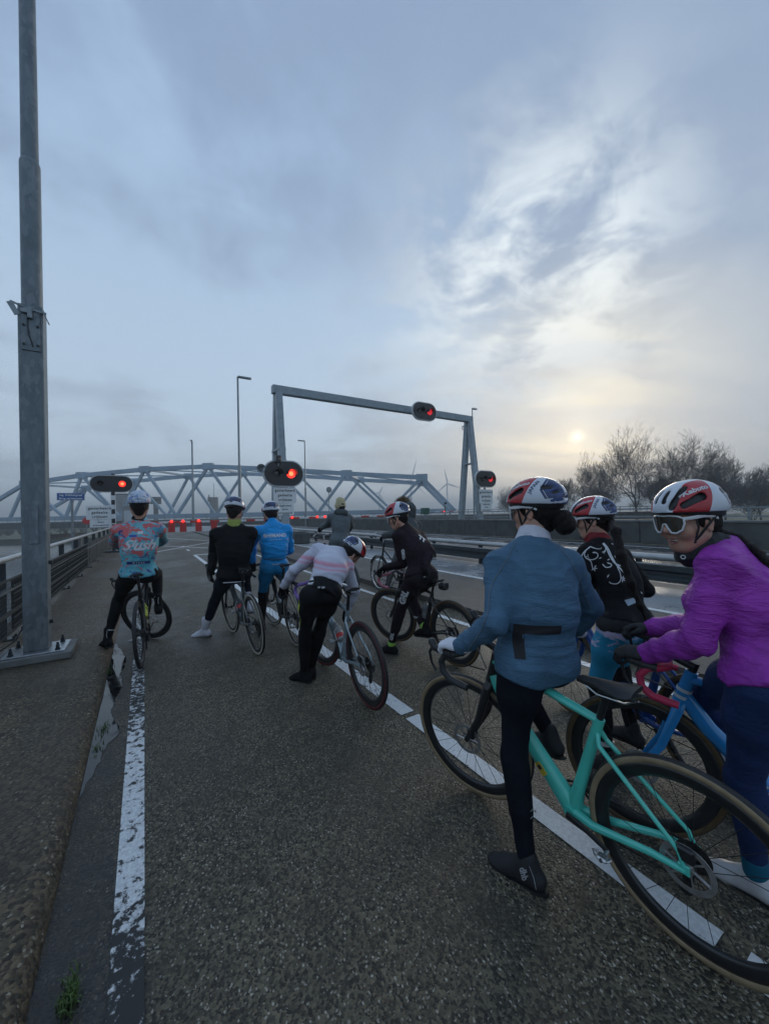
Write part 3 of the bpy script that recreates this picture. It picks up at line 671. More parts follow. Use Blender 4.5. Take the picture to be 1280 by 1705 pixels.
# ================================================================== FAR THINGS
def far_at(x, d): p = at(x, 853, d); return np.array([p[0], p[1]])
def zat(y, x, d): return at(x, y, d)[2]
p = far_at(356.5, 170); t = thing('silo_tower', 'grey concrete tower with a thin mast far behind the truss', 'tower', (p[0], p[1], -3.6)); zt = zat(828.5, 356, 170)+3.6
MB().lathe([(1.75, 0), (1.75, zt), (0, zt)], n=14).build('shaft', M_conc, t, True); MB().bbox((-1.9, 0, zt-1), (1.2, 1, 2.2), .1).build('stair_head', M_conc, t); MB().tube([(0, 0, zt), (0, 0, zt+6)], .12, 6).build('mast', M_steel, t); MB().bbox((-2, 0, zt+.6), (.5, .5, 1.0), .1).build('box', M_steel, t)
p = far_at(259.5, 120); t = thing('control_tower', 'bridge control tower with a wide glazed cabin behind the patterned jersey', 'tower', (p[0], p[1], -3.6)); zt = zat(829, 259, 120)+3.6
MB().bbox((0, 0, zt/2-1), (1.3, 1.3, zt-2), .05).build('shaft', M_conc, t); MB().bbox((0, 0, zt-1.0), (3.0, 2.6, 2.0), .1).build('cabin', M_conc, t); MB().bbox((0, -1.33, zt-.8), (2.6, .05, .8), .01).build('window', M_glassd, t); MB().bbox((0, 0, zt+.08), (3.4, 3, .16), .03).build('roof', M_steel, t)
p = far_at(203.5, 100); t = thing('lift_tower', 'pale concrete bridge tower rising beside the left oval light', 'tower', (p[0], p[1], -3.6)); zt = zat(824, 203, 100)+3.6
MB().bbox((0, 0, zt/2), (2.9, 2.9, zt), .1).build('shaft', M_concl, t); MB().bbox((0, 0, zt+.12), (3.2, 3.2, .24), .05).build('cap', M_conc, t)
def turbine(label, x, yhub, d, L, a0):
    hub = at(x, yhub, d); t = thing('wind_turbine', label, 'wind turbine', (hub[0], hub[1], -3.6), (0, 0, -PSI), 'far wind turbines'); H = hub[2]+3.6
    MB().tube([(0, 0, 0), (0, 0, H)], [d*.0032, d*.0018], 10).build('tower', M_wht, t, True)
    MB().bbox((0, .4, H), (d*.004, d*.009, d*.004), .1).build('nacelle', M_wht, t)
    for k_ in range(3):
        a_ = rad(a0+120*k_); u_ = np.array([math.sin(a_), 0, math.cos(a_)]); v_ = np.array([math.cos(a_), 0, -math.sin(a_)])
        c0 = np.array([0, -d*.006, H]); mb = MB()
        mb.tube([c0, c0+u_*L*.2+v_*.2, c0+u_*L*.6, c0+u_*L], [d*.0012, d*.0024, d*.0014, d*.0004], 6, sq=(1, .3)); mb.build('blade', M_wht, t)
turbine('far wind turbine with one blade pointing steeply up, near the truss end', 684, 800, 360, 20, 16)
turbine('far wind turbine with all three blades showing, left of the right gantry leg', 744, 806, 370, 15.5, -10)
turbine('faint far wind turbine low behind the truss diagonals', 631, 822, 390, 9, 30)
# ---- bare trees
def bare_tree(label, x, ytop, ybase, d, wpx, seed, name='bare_tree', dens=1.0, grp='bare winter trees on the right'):
    rng = random.Random(seed); p = far_at(x, d); zb = -1.2
    t = thing(name, label, 'tree', (p[0], p[1], zb), None, grp); H = at(x, ytop, d)[2]-zb; Wd = wpx/640*d
    V_, F_ = [], []; TV, TF = [], []
    def seg(a, b, r0, r1, vs, fs, n):
        t_ = b-a; t_ = t_/(t_.length+1e-9); u_ = t_.orthogonal().normalized(); w_ = t_.cross(u_); o_ = len(vs)
        for c_, r_ in ((a, r0), (b, r1)):
            for k_ in range(n):
                q = 6.2832*k_/n; vs.append(tuple(c_+(u_*math.cos(q)+w_*math.sin(q))*r_))
        for k_ in range(n): fs.append((o_+k_, o_+(k_+1) % n, o_+n+(k_+1) % n, o_+n+k_))
    def grow(a, dr, L, r, lev):
        nseg = 3 if lev < 3 else 2
        for i in range(nseg):
            dr = (dr+Vector((rng.gauss(0, .13), rng.gauss(0, .13), rng.gauss(.03, .08)))).normalized(); b = a+dr*L/nseg
            if lev <= 1: seg(a, b, r, r*.85, TV, TF, 6)
            else: seg(a, b, r, r*.82, V_, F_, 3)
            r *= .85; a = b
            if lev < 6 and (i > 0 or lev > 0):
                for _ in range(2 if lev == 0 else 1):
                    if rng.random() < (.9 if lev < 4 else .52)*dens:
                        ax = Vector((rng.gauss(0, 1), rng.gauss(0, 1), rng.gauss(0, .35))).normalized()
                        grow(a, (dr*.75+ax*.75+Vector((0, 0, .12))).normalized(), L*rng.uniform(.58, .82), max(r*.6, .012), lev+1)
        if lev < 6:
            for _ in range(2):
                ax = Vector((rng.gauss(0, 1), rng.gauss(0, 1), rng.gauss(.2, .3))).normalized()
                grow(a, (dr+ax*.55).normalized(), L*rng.uniform(.62, .84), max(r*.72, .012), lev+1)
    stems = 1 if name == 'bare_tree' else 4
    for _ in range(stems):
        grow(Vector((rng.gauss(0, .1), rng.gauss(0, .1), 0)), Vector((rng.gauss(0, .06 if stems == 1 else .3), rng.gauss(0, .06 if stems == 1 else .3), 1)), H*.34, H*(.017 if stems == 1 else .01), 0)
    A_ = np.array(V_); rr_ = np.percentile(np.hypot(A_[:, 0], A_[:, 1]), 96); kz = H/np.percentile(A_[:, 2], 99.3); kx = Wd*.5/rr_
    def fit(vs): 
        a_ = np.array(vs); u_ = np.clip(a_[:, 2]/(H*.35), 0, 1); a_[:, 0] *= 1+(kx-1)*u_; a_[:, 1] *= 1+(kx-1)*u_; a_[:, 2] *= kz; return [tuple(q) for q in a_]
    V_ = fit(V_); TV = fit(TV)
    mb = MB(); mb.v, mb.f, mb.mi = TV, TF, [0]*len(TF); mb.build('trunk', M_bark, t)
    me = bpy.data.meshes.new('crown'); me.from_pydata(V_, [], F_); me.materials.append(M_twig); link('crown', me, t)
    return t
TR = [('slender bare tree furthest left of the tree row', 966, 757, 52, 70), ('tallest bare tree, broad round crown behind the right riders', 1062, 716, 52, 128), ('bare tree right of the tallest one, second highest crown', 1138, 736, 54, 105), ('bare tree between second highest crown and right picture edge', 1205, 756, 50, 92), ('bare tree at the right picture edge', 1268, 774, 46, 90), ('small bare tree low behind the slender one', 1008, 772, 66, 70)]
for i, (lb, x, yt, d, w_) in enumerate(TR): bare_tree(lb, x, yt, 845, d, w_, 40+i, dens=.8 if i in (0, 5) else 1.0)
for i, (x, yt, d, w_) in enumerate(((935, 800, 60, 60), (1000, 806, 60, 70), (1100, 790, 58, 90), (1180, 792, 56, 90), (1250, 800, 52, 90), (850, 815, 85, 50), (1330, 790, 46, 100))):
    bare_tree('bare leafless shrub under the winter trees, number %d from the left along the far railing' % 0 if False else ['twiggy shrub at the foot of the slender bare tree', 'twiggy shrub between the slender and the tallest bare tree', 'twiggy shrub beneath the tallest bare tree', 'twiggy shrub beneath the second highest crown', 'twiggy shrub beneath the tree at the picture edge', 'faint shrub right of the right gantry leg', 'twiggy shrub furthest right behind the purple jacket'][i], x, yt, 845, d, w_, 80+i, 'bare_shrub', .75, 'bare shrubs on the right')
# far wood on the other bank: twig clumps, one mass
mb = MB(); rng = random.Random(5); vs, fs = [], []
for i in range(900):
    x = rng.uniform(-400, 1000); d = rng.uniform(125, 230); b = at(x, 853, d); h = rng.uniform(2.5, 5.5)*(1.0+.4*noise.noise((x*.02, 0, 0)))
    for k_ in range(9):
        a_ = rng.uniform(0, 6.28); r_ = rng.uniform(.2, 1.4); o_ = len(vs); q = rng.uniform(.5, 1)*h
        vs += [(b[0], b[1], -3.6), (b[0]+.25, b[1], -3.6), (b[0]+r_*math.cos(a_)*2, b[1]+r_*math.sin(a_)*2, -3.6+q)]; fs.append((o_, o_+1, o_+2))
mb.add(vs, fs); o = mb.build('far_wood', M_scrub); props(o, 'low hazy wood along the far canal bank', 'wood', None, 'stuff')
# ================================================================== BICYCLES
M_tyre = simple('black tyre rubber', (.018, .018, .019), .62, 0, .3, 40, .3, 160)
M_tan = simple('tan tyre sidewall', (.27, .205, .125), .6, 0, .15, 30)
M_cream = simple('cream tyre sidewall', (.48, .45, .37), .6, 0, .12, 30)
M_brown = simple('brown tyre sidewall', (.105, .068, .03), .6, 0, .2, 30)
M_redwall = simple('dark red tyre sidewall', (.085, .014, .018), .6, 0, .15, 30)
M_carbon = simple('satin black carbon', (.016, .017, .019), .34, 0, .15, 12, coat=.15)
M_alu = simple('polished alloy', (.46, .47, .48), .28, .9, .1, 20)
M_steelrim = simple('dark grey rim', (.05, .052, .056), .35, .2, .15, 20)
M_spoke = simple('black spokes', (.03, .031, .033), .35, .5, .1)
M_spokes = simple('bright spokes', (.35, .36, .37), .3, .9, .1)
M_disc = simple('steel brake disc', (.40, .40, .40), .34, .7, .15, 40)
M_hood = simple('rubber brake hoods', (.03, .033, .037), .55, 0, .2, 50, .1)
M_saddle = simple('black saddle skin', (.022, .023, .025), .45, 0, .2, 40, .12, 200)
M_bottle = simple('clear grey bottle', (.24, .25, .26), .3, 0, .15, 12)
M_cassette = simple('dirty steel gears', (.09, .085, .08), .4, .8, .3, 60)
WR = .342
_wc = {}
def wheel_mesh(part, a=None, b=None, depth=.045):
    key = (part, a.name if a else 0, b.name if b else 0, depth)
    if key in _wc: return _wc[key]
    m = MB(); R = WR-.018
    if part == 'tyre':
        prof = []
        for q in np.linspace(0, 2*math.pi, 15)[:-1]: prof.append((R+.0175*math.cos(q), .0165*math.sin(q)))
        m.lathe(prof, axis=(0, 1, 0), n=72, closed=True)
        n = len(prof); mi = []
        for i in range(n):
            q = 2*math.pi*(i+.5)/14; side = abs(math.sin(q)) > .55 and math.cos(q) < .72
            mi += [1 if side else 0]*72
        m.mi = mi; me = m.mesh('tyre', [a, b], True)
    elif part == 'rim':
        r0 = R-.010; d = depth
        m.lathe([(r0, -.0125), (r0-.012, -.0135), (r0-d*.7, -.0115), (r0-d, 0), (r0-d*.7, .0115), (r0-.012, .0135), (r0, .0125)], axis=(0, 1, 0), n=72, closed=True); me = m.mesh('rim', a, True)
    elif part == 'hub':
        m.lathe([(.008, -.055), (.009, -.04), (.024, -.032), (.024, -.028), (.014, -.022), (.012, 0), (.014, .022), (.024, .028), (.024, .032), (.009, .04), (.008, .055)], axis=(0, 1, 0), n=14); me = m.mesh('hub', a, True)
    elif part == 'spokes':
        r1 = R-.010-depth+.004
        for i in range(24):
            sd = 1 if i % 2 else -1; q = 2*math.pi*i/24; h = q+(.55 if (i//2) % 2 else -.55)
            m.tube([(.022*math.cos(h), sd*.028, .022*math.sin(h)), (r1*math.cos(q), 0, r1*math.sin(q))], .0012, 4, False)
        me = m.mesh('spokes', a)
    elif part == 'disc':
        m.lathe([(.080, .040), (.080, .042), (.062, .042), (.062, .040)], axis=(0, 1, 0), n=36, closed=True)
        for i in range(6):
            q = 2*math.pi*i/6; m.bar((.014*math.cos(q), .041, .014*math.sin(q)), (.066*math.cos(q+.5), .041, .066*math.sin(q+.5)), .0018, .010, up=(0, 1, 0))
        m.lathe([(.016, .036), (.022, .04), (.012, .046)], axis=(0, 1, 0), n=12); me = m.mesh('brake_disc', a)
    elif part == 'cassette':
        for k, r_ in enumerate((.022, .026, .031, .036, .042, .048, .054)):
            m.lathe([(r_, -.044+.0036*k), (r_, -.0425+.0036*k), (r_*.6, -.0425+.0036*k), (r_*.6, -.044+.0036*k)], axis=(0, 1, 0), n=26, closed=True)
        me = m.mesh('cassette', a)
    _wc[key] = me; return me
def Rx(a): return Matrix.Rotation(a, 4, 'X')
def Rz(a): return Matrix.Rotation(a, 4, 'Z')
def bike(label, rear, bearing, lean=0, steer=0, wb=.99, frame=None, fork=None, tape=None, wall=None, rim=None, depth=.045, spokes=None, stays=None, crank=-60,
         bottles=1, bag=False, scale=1.0, seat=.70, stack=0, group='racing bicycles waiting at the barrier', pitch=0, bars=True, bottlemat=None, headmat=None, drop=.93, bottle_red=False):
    frame = frame or M_carbon; fork = fork or frame; tape = tape or M_hood; wall = wall or M_tyre; rim = rim or M_carbon; spokes = spokes or M_spoke; stays = stays or frame; headmat = headmat or frame
    t = thing('bicycle', label, 'bicycle', (0, 0, 0), None, group)
    t.matrix_world = Matrix.Translation(Vector(rear)) @ Rz(math.pi/2-rad(bearing)) @ Rx(rad(lean)) @ Matrix.Scale(scale, 4)
    def B(mb, nm, mt, par=t, smooth=True, M=None):
        if M is not None: mb.xf(M)
        return mb.build(nm, mt, par, smooth)
    def V3(*a): return np.array(a, float)
    bb = V3(.412, 0, .272); sa = rad(73.5); sd = V3(-math.cos(sa), 0, math.sin(sa)); clus = bb+sd*.47; sad = bb+sd*seat
    ha = rad(72.5); ax = V3(-math.cos(ha), 0, math.sin(ha)); nn = V3(math.sin(ha), 0, math.cos(ha)); fa = V3(wb, 0, WR); ra = V3(0, 0, WR)
    p0 = fa-nn*.047; crown = p0+ax*.388; htop = crown+ax*(.155+stack)
    S = Matrix.Translation(Vector(p0)) @ Matrix.Rotation(rad(steer), 4, Vector(ax)) @ Matrix.Translation(-Vector(p0))
    def wheel(M, rearw):
        w = bpy.data.objects.new('wheel', None); COL.objects.link(w); w.parent = t; w.matrix_local = M
        link('tyre', wheel_mesh('tyre', M_tyre, wall), w); link('rim', wheel_mesh('rim', rim, None, depth), w); link('hub', wheel_mesh('hub', M_black), w)
        link('spokes', wheel_mesh('spokes', spokes, None, depth), w); link('brake_disc', wheel_mesh('disc', M_disc), w)
        if rearw: link('cassette', wheel_mesh('cassette', M_cassette), w)
    wheel(Matrix.Translation(Vector(ra)) @ Matrix.Rotation(.2, 4, 'Y'), True); wheel(S @ Matrix.Translation(Vector(fa)) @ Matrix.Rotation(.5, 4, 'Y'), False)
    # frame tubes
    B(MB().tube([crown+ax*.0, crown+ax*.03, htop-ax*.03, htop], [.031, .028, .026, .027], 14), 'head_tube', headmat)
    B(MB().tube([clus+V3(.0, 0, -.01), clus+V3(.12, 0, .012), htop-ax*.045+V3(-.05, 0, 0), htop-ax*.04], [.017, .019, .022, .025], 12, sq=(.85, 1.15)), 'top_tube', frame)
    B(MB().tube([bb+V3(.01, 0, .01), bb+(crown-bb)*.3, bb+(crown-bb)*.75, crown+ax*.035], [.040, .035, .032, .029], 14, sq=(1.15, .95)), 'down_tube', frame)
    B(MB().tube([bb, bb+sd*.12, clus], [.034, .025, .020], 12), 'seat_tube', frame)
    B(MB().lathe([(.022, -.04), (.024, -.03), (.024, .03), (.022, .04)], bb, (0, 1, 0), 14), 'bottom_bracket', frame)
    for y in (-1, 1):
        B(MB().tube([bb+V3(-.02, y*.018, 0), bb+V3(-.1, y*.03, .0), ra+V3(.1, y*.052, -.01), ra+V3(.0, y*.056, 0)], [.021, .016, .0125, .0105], 9), 'chain_stay', stays)
        B(MB().tube([clus-sd*.06+V3(-.01, y*.012, 0), clus-sd*.09+V3(-.03, y*.03, -.01), ra+V3(.02, y*.054, .06), ra+V3(.0, y*.056, 0)], [.011, .0095, .0075, .008], 8), 'seat_stay', stays)
        B(MB().bbox(ra+V3(.005, y*.056, .005), (.035, .01, .035), .003), 'dropout', stays, smooth=False)
        B(MB().tube([crown+V3(0, y*.012, -.004), crown-ax*.03+V3(0, y*.042, 0)-nn*.0, p0+ax*.16+V3(0, y*.052, 0)+nn*.006, fa+V3(0, y*.055, 0)], [.021, .019, .0145, .0095], 10, sq=(1.25, .8), up=nn), 'fork_blade', fork, M=S)
    B(MB().tube([crown+ax*.005, crown-ax*.035], [.028, .026], 12), 'fork_crown', fork, M=S)
    B(MB().bbox(ra+V3(-.0, .05, .055), (.05, .022, .05), .006), 'brake_caliper', M_black, smooth=False)
    B(MB().bbox(fa+V3(-.035, .052, .05), (.035, .022, .06), .006), 'brake_caliper', M_black, M=S, smooth=False)
    # seat
    B(MB().tube([clus-sd*.05, sad-sd*.045], .0137, 12), 'seat_post', M_carbon)
    B(MB().bbox(sad-sd*.05+V3(.0, 0, .0), (.06, .03, .03), .006), 'seat_clamp', M_black, smooth=False)
    m = MB(); rows = [(-.095, .056, .012, .008), (-.085, .066, .016, .004), (-.055, .064, .02, -.004), (0, .042, .022, -.008), (.05, .026, .021, -.008), (.105, .019, .017, -.010), (.125, .011, .012, -.014)]; vs = []
    for (x, w, h, z) in rows:
        for q in np.linspace(0, 2*math.pi, 13)[:-1]:
            yy = w*math.cos(q); zz = (h*math.sin(q) if math.sin(q) > 0 else h*1.3*math.sin(q)*(.4+.6*abs(math.cos(q)))); vs.append(sad+V3(x, yy, z-.004+zz))
    fs = [(i*12+k, i*12+(k+1) % 12, (i+1)*12+(k+1) % 12, (i+1)*12+k) for i in range(6) for k in range(12)]+[tuple(range(11, -1, -1)), tuple(72+k for k in range(12))]
    m.add(vs, fs); o = B(m, 'saddle', M_saddle); bm = bmesh.new(); bm.from_mesh(o.data); bmesh.ops.recalc_face_normals(bm, faces=bm.faces); bm.to_mesh(o.data); bm.free()
    for y in (-1, 1): B(MB().tube([sad+V3(-.11, y*.03, -.012), sad+V3(-.06, y*.022, -.043), sad+V3(.04, y*.022, -.045), sad+V3(.11, y*.008, -.02)], .0035, 6), 'saddle_rail', M_alu)
    # drive
    cr_ = MB()
    for r_ in (.088, .068): cr_.lathe([(r_, -.047), (r_, -.043), (r_-.009, -.043), (r_-.009, -.047)], bb, (0, 1, 0), 36, closed=True)
    for i in range(4):
        q = i*math.pi/2+.5; cr_.bar(bb+V3(0, -.045, 0), bb+V3(.082*math.cos(q), -.045, .082*math.sin(q)), .006, .016, up=(0, 1, 0))
    B(cr_, 'chainring', M_black, smooth=False)
    for y, a_ in ((-1, crank), (1, crank+180)):
        e = bb+V3(.172*math.cos(rad(a_)), y*.075, .172*math.sin(rad(a_)))
        B(MB().tube([bb+V3(0, y*.055, 0), bb+(e-bb)*.5+V3(0, y*.022, 0), e], [.015, .012, .011], 8, sq=(.6, 1), up=(0, 1, 0)), 'crank_arm', M_carbon)
        B(MB().bbox(e+V3(.0, y*.040, 0), (.040, .034, .016), .006).tube([e, e+V3(0, y*.06, 0)], .007, 8).tube([e+V3(.022, y*.026, .004), e+V3(.036, y*.04, .008), e+V3(.022, y*.054, .004)], .0035, 6).tube([e+V3(-.02, y*.028, .004), e+V3(-.03, y*.04, .01), e+V3(-.02, y*.052, .004)], .0035, 6), 'pedal', M_alu, smooth=False)
    ch = MB(); ch.tube([bb+V3(.01, -.045, .085), ra+V3(0, -.032, .036)], .0045, 4, sq=(1.2, .6)); ch.tube([bb+V3(.01, -.045, -.085), ra+V3(.02, -.032, -.12)], .0045, 4, sq=(1.2, .6)); B(ch, 'chain', M_cassette, smooth=False)
    m = MB(); m.bar(ra+V3(.0, -.065, -.02), ra+V3(.02, -.065, -.08), .03, .03); m.bar(ra+V3(.015, -.055, -.06), ra+V3(.035, -.055, -.16), .012, .03); m.lathe([(.022, -.005), (.022, .005)], ra+V3(.035, -.05, -.16), (0, 1, 0), 12); m.lathe([(.02, -.005), (.02, .005)], ra+V3(.014, -.05, -.075), (0, 1, 0), 12); B(m, 'rear_derailleur', M_black, smooth=False)
    for bi in range(bottles):
        if bi == 0: b0 = bb+(crown-bb)*.22; d_ = (crown-bb)/np.linalg.norm(crown-bb); off = np.array([-d_[2], 0, d_[0]])*.066
        else: b0 = bb+sd*.14; d_ = sd; off = np.array([sd[2], 0, -sd[0]])*.06
        b0 = b0+off
        B(MB().lathe([(.034, 0), (.0365, .01), (.0365, .07), (.033, .08), (.033, .09), (.0365, .1), (.0365, .125), (.026, .145), (.022, .15), (.022, .16), (.011, .165), (.011, .185), (0, .187)], b0, d_, 18), 'water_bottle', bottlemat or M_bottle)
        if bottle_red: B(MB().lathe([(.0372, .02), (.0372, .06)], b0, d_, 18), 'bottle_label', M_red)
        yv = V3(0, 1, 0)
        m = MB()
        for y in (-1, 1): m.tube([b0+d_*.0+yv*y*.025-off*.4, b0+d_*.02+yv*y*.039, b0+d_*.09+yv*y*.04+off*.1, b0+d_*.11+yv*y*.02+off*.6], .003, 6)
        m.tube([b0+d_*.005+yv*-.03, b0-d_*.004+off*.3, b0+d_*.005+yv*.03], .003, 6); B(m, 'bottle_cage', M_wht if bottle_red else M_black)
    if bag:
        B(MB().bbox(sad+V3(-.13, 0, -.05), (.11, .085, .075), .022), 'saddle_bag', M_saddle); B(MB().bbox(sad+V3(-.18, 0, -.03), (.03, .04, .05), .008), 'tail_lamp', M_black); 
    # cockpit
    sb = htop+ax*.012; stem_e = sb+ax*.02+nn*.10+V3(0, 0, .004)
    B(MB().tube([htop, htop+ax*.045], .018, 12), 'spacer', M_black, M=S)
    B(MB().tube([sb+ax*.012, stem_e], [.02, .018], 12), 'stem', M_carbon, M=S)
    B(MB().tube([stem_e+V3(0, -.12, 0), stem_e+V3(0, .12, 0)], .0155, 12), 'handlebar', M_carbon, M=S)
    hands = []
    for y in (-1, 1):
        P = [stem_e+V3(0, y*.11, 0), stem_e+V3(.0, y*.18, 0), stem_e+V3(.03, y*.203, -.004), stem_e+V3(.075, y*.207, -.012), stem_e+V3(.104, y*.210, -.05), stem_e+V3(.098, y*.214, -.095), stem_e+V3(.06, y*.218, -.128), stem_e+V3(.0, y*.222, -.138), stem_e+V3(-.035, y*.224, -.142)]
        B(MB().tube(P, [.0165]*8+[.015], 10), 'bar_tape', tape, M=S)
        h0 = stem_e+V3(.06, y*.206, -.008); h1 = stem_e+V3(.135, y*.208, .012); h2 = stem_e+V3(.15, y*.208, .042)
        B(MB().tube([h0-V3(.02, 0, -.004), h0+V3(.02, 0, .008), h1, h2, h2+V3(.002, 0, .012)], [.019, .0205, .0185, .019, .012], 12), 'brake_hood', M_hood, M=S)
        B(MB().tube([h1+V3(.012, 0, -.002), h1+V3(.036, 0, -.03), h1+V3(.026, y*.006, -.08), h1+V3(.0, y*.012, -.115)], [.009, .008, .007, .006], 8, sq=(1, .6)), 'brake_lever', M_black, M=S)
        B(MB().tube([h1+V3(-.03, 0, -.02), h1+V3(-.01, -y*.07, -.09), crown+ax*.05+V3(.045, y*.01, 0)], .0032, 5), 'cable', M_black, M=S)
        hands.append(h0)
    return t, S, dict(stem=stem_e, clus=clus, sad=sad, bb=bb, crown=crown, htop=htop, ra=ra, fa=fa, sd=sd, ax=ax, nn=nn)
def city_bike(label, rear, bearing, mat, lean=0):
    t = thing('bicycle', label, 'bicycle', (0, 0, 0), None, 'upright bicycles at the roadside')
    t.matrix_world = Matrix.Translation(Vector(rear)) @ Rz(math.pi/2-rad(bearing)) @ Rx(rad(lean))
    V3 = lambda *a: np.array(a, float)
    def B(mb, nm, mt, sm=True): return mb.build(nm, mt, t, sm)
    ra, fa, bb = V3(0, 0, WR), V3(1.1, 0, WR), V3(.45, 0, .28); cl = V3(.28, 0, .78); ht = V3(.90, 0, .92); hb = V3(.96, 0, .70)
    for c in (ra, fa):
        w = bpy.data.objects.new('wheel', None); COL.objects.link(w); w.parent = t; w.location = Vector(c)
        link('tyre', wheel_mesh('tyre', M_tyre, M_tyre), w); link('rim', wheel_mesh('rim', M_alu, None, .02), w); link('hub', wheel_mesh('hub', M_alu), w); link('spokes', wheel_mesh('spokes', M_spokes, None, .02), w)
        B(MB().tube([c+V3((WR+.02)*math.cos(q), 0, (WR+.02)*math.sin(q)) for q in np.linspace(.5, 3.2, 14)], .022, 8, sq=(.3, 1)), 'mudguard', mat)
    for nm, a, b, r in (('head_tube', hb, ht+V3(-.02, 0, .06), .019), ('down_tube', bb, hb, .018), ('top_tube', bb+(cl-bb)*.45, hb+(ht-hb)*.6, .016), ('seat_tube', bb, cl, .016), ('seat_post', cl, cl+V3(-.05, 0, .16), .013)): B(MB().tube([a, b], r, 10), nm, mat)
    for y in (-1, 1):
        B(MB().tube([bb+V3(0, y*.03, 0), ra+V3(0, y*.06, 0)], .01, 8), 'chain_stay', mat); B(MB().tube([cl+V3(0, y*.02, 0), ra+V3(0, y*.06, 0)], .008, 8), 'seat_stay', mat); B(MB().tube([hb+V3(0, y*.03, 0), hb+V3(.03, y*.05, -.1), fa+V3(0, y*.055, 0)], .011, 8), 'fork_blade', mat)
        B(MB().tube([bb+V3(0, y*.05, 0), bb+V3(y*.1, y*.07, -y*.12)], .01, 8), 'crank_arm', M_alu); B(MB().bbox(bb+V3(y*.1, y*.12, -y*.12), (.09, .09, .02), .004), 'pedal', M_black, False)
        B(MB().tube([ht+V3(-.08, y*.28, .2), ht+V3(-.2, y*.30, .18)], .017, 10), 'hand_grip', M_black)
    B(MB().tube([ht+V3(-.08, -.28, .2), ht+V3(.0, -.18, .24), ht+V3(.03, 0, .2), ht+V3(.0, .18, .24), ht+V3(-.08, .28, .2)], .012, 10), 'handlebar', M_alu); B(MB().tube([ht, ht+V3(.03, 0, .2)], .014, 8), 'stem', M_alu)
    B(MB().bbox(cl+V3(-.08, 0, .2), (.27, .2, .07), .03), 'saddle', M_saddle); B(MB().bbox(cl+V3(-.3, 0, -.02), (.36, .13, .025), .006), 'rear_rack', M_black, False); B(MB().bbox((bb+ra)/2+V3(.02, -.06, 0), (.5, .03, .1), .01), 'chain_case', M_black)
    return t
# ================================================================== SOFT BODIES (smooth union of tapered limbs on a grid, one continuous skin)
def unit(v): v = np.asarray(v, float); return v/(np.linalg.norm(v)+1e-12)
class Sdf:
    def __init__(s): s.p = []
    def cap(s, a, b, ra, rb, k=.03, flat=None, fs=1.3, op='u', inf=0):
        a, b = np.asarray(a, float), np.asarray(b, float); r = max(ra, rb)+inf
        s.p.append(('c', a, b, ra+inf, rb+inf, None if flat is None else unit(flat), fs, k, op, np.minimum(a, b)-r, np.maximum(a, b)+r)); return s
    def ell(s, c, r, R=None, k=.03, op='u', inf=0):
        c = np.asarray(c, float); r = np.asarray(r, float)+inf; R = np.eye(3) if R is None else R
        e = np.sqrt(((R*r)**2).sum(1)); s.p.append(('e', c, r, R, None, None, None, k, op, c-e, c+e)); return s
    def cut(s, c, n, k=.0): s.p.append(('p', np.asarray(c, float), unit(n), None, None, None, None, k, 'p', None, None)); return s
    def mesh(s, res, fine=None, pad=.02):
        lo = np.min([p[9] for p in s.p if p[8] == 'u'], 0)-pad; hi = np.max([p[10] for p in s.p if p[8] == 'u'], 0)+pad
        G = []
        for i in range(3):
            if fine is None: G.append(np.arange(lo[i], hi[i]+res, res))
            else:
                (fl, fh, fr) = fine; a = np.arange(max(fl[i], lo[i]), min(fh[i], hi[i])+fr, fr); n0 = max(0, int(math.ceil((a[0]-lo[i])/res))); n1 = max(0, int(math.ceil((hi[i]-a[-1])/res)))
                G.append(np.concatenate([a[0]-res*np.arange(n0, 0, -1), a, a[-1]+res*np.arange(1, n1+1)]))
        X, Y, Z = G; f = np.full((len(X), len(Y), len(Z)), .5, np.float32)
        for p in s.p:
            if p[8] == 'p':
                d = (X[:, None, None]-p[1][0])*p[2][0]+(Y[None, :, None]-p[1][1])*p[2][1]+(Z[None, None, :]-p[1][2])*p[2][2]; f = np.maximum(f, -d).astype(np.float32); continue
            mg = p[7]+2.5*res; sl = []
            for i, g in enumerate(G): sl.append(slice(max(0, int(np.searchsorted(g, p[9][i]-mg))-1), int(np.searchsorted(g, p[10][i]+mg))+1))
            sl = tuple(sl); x = X[sl[0]][:, None, None]; y = Y[sl[1]][None, :, None]; z = Z[sl[2]][None, None, :]
            if p[0] == 'c':
                _, a, b, ra, rb, n, fs = p[:7]; px, py, pz = x-a[0], y-a[1], z-a[2]; ba = b-a
                h = np.clip((px*ba[0]+py*ba[1]+pz*ba[2])/(ba @ ba+1e-12), 0, 1); qx, qy, qz = px-h*ba[0], py-h*ba[1], pz-h*ba[2]; d2 = qx*qx+qy*qy+qz*qz
                if n is not None:
                    dn = qx*n[0]+qy*n[1]+qz*n[2]; d2 = d2+(fs*fs-1)*dn*dn
                d = np.sqrt(d2)-(ra+h*(rb-ra))
            else:
                _, c, r, R = p[:4]; qx, qy, qz = x-c[0], y-c[1], z-c[2]; k0 = 0; k1 = 0
                for j in range(3):
                    u = (qx*R[0, j]+qy*R[1, j]+qz*R[2, j])/r[j]; k0 = k0+u*u; k1 = k1+(u/r[j])**2
                k0 = np.sqrt(k0); k1 = np.sqrt(k1)+1e-9; d = k0*(k0-1)/k1
            F = f[sl]; k = p[7]
            if p[8] == 'u': h = np.maximum(k-np.abs(F-d), 0)/max(k, 1e-6); f[sl] = np.minimum(F, d)-h*h*k*.25
            else: d = -d; h = np.maximum(k-np.abs(F-d), 0)/max(k, 1e-6); f[sl] = np.maximum(F, d)+h*h*k*.25
        return surfnets(f, G)
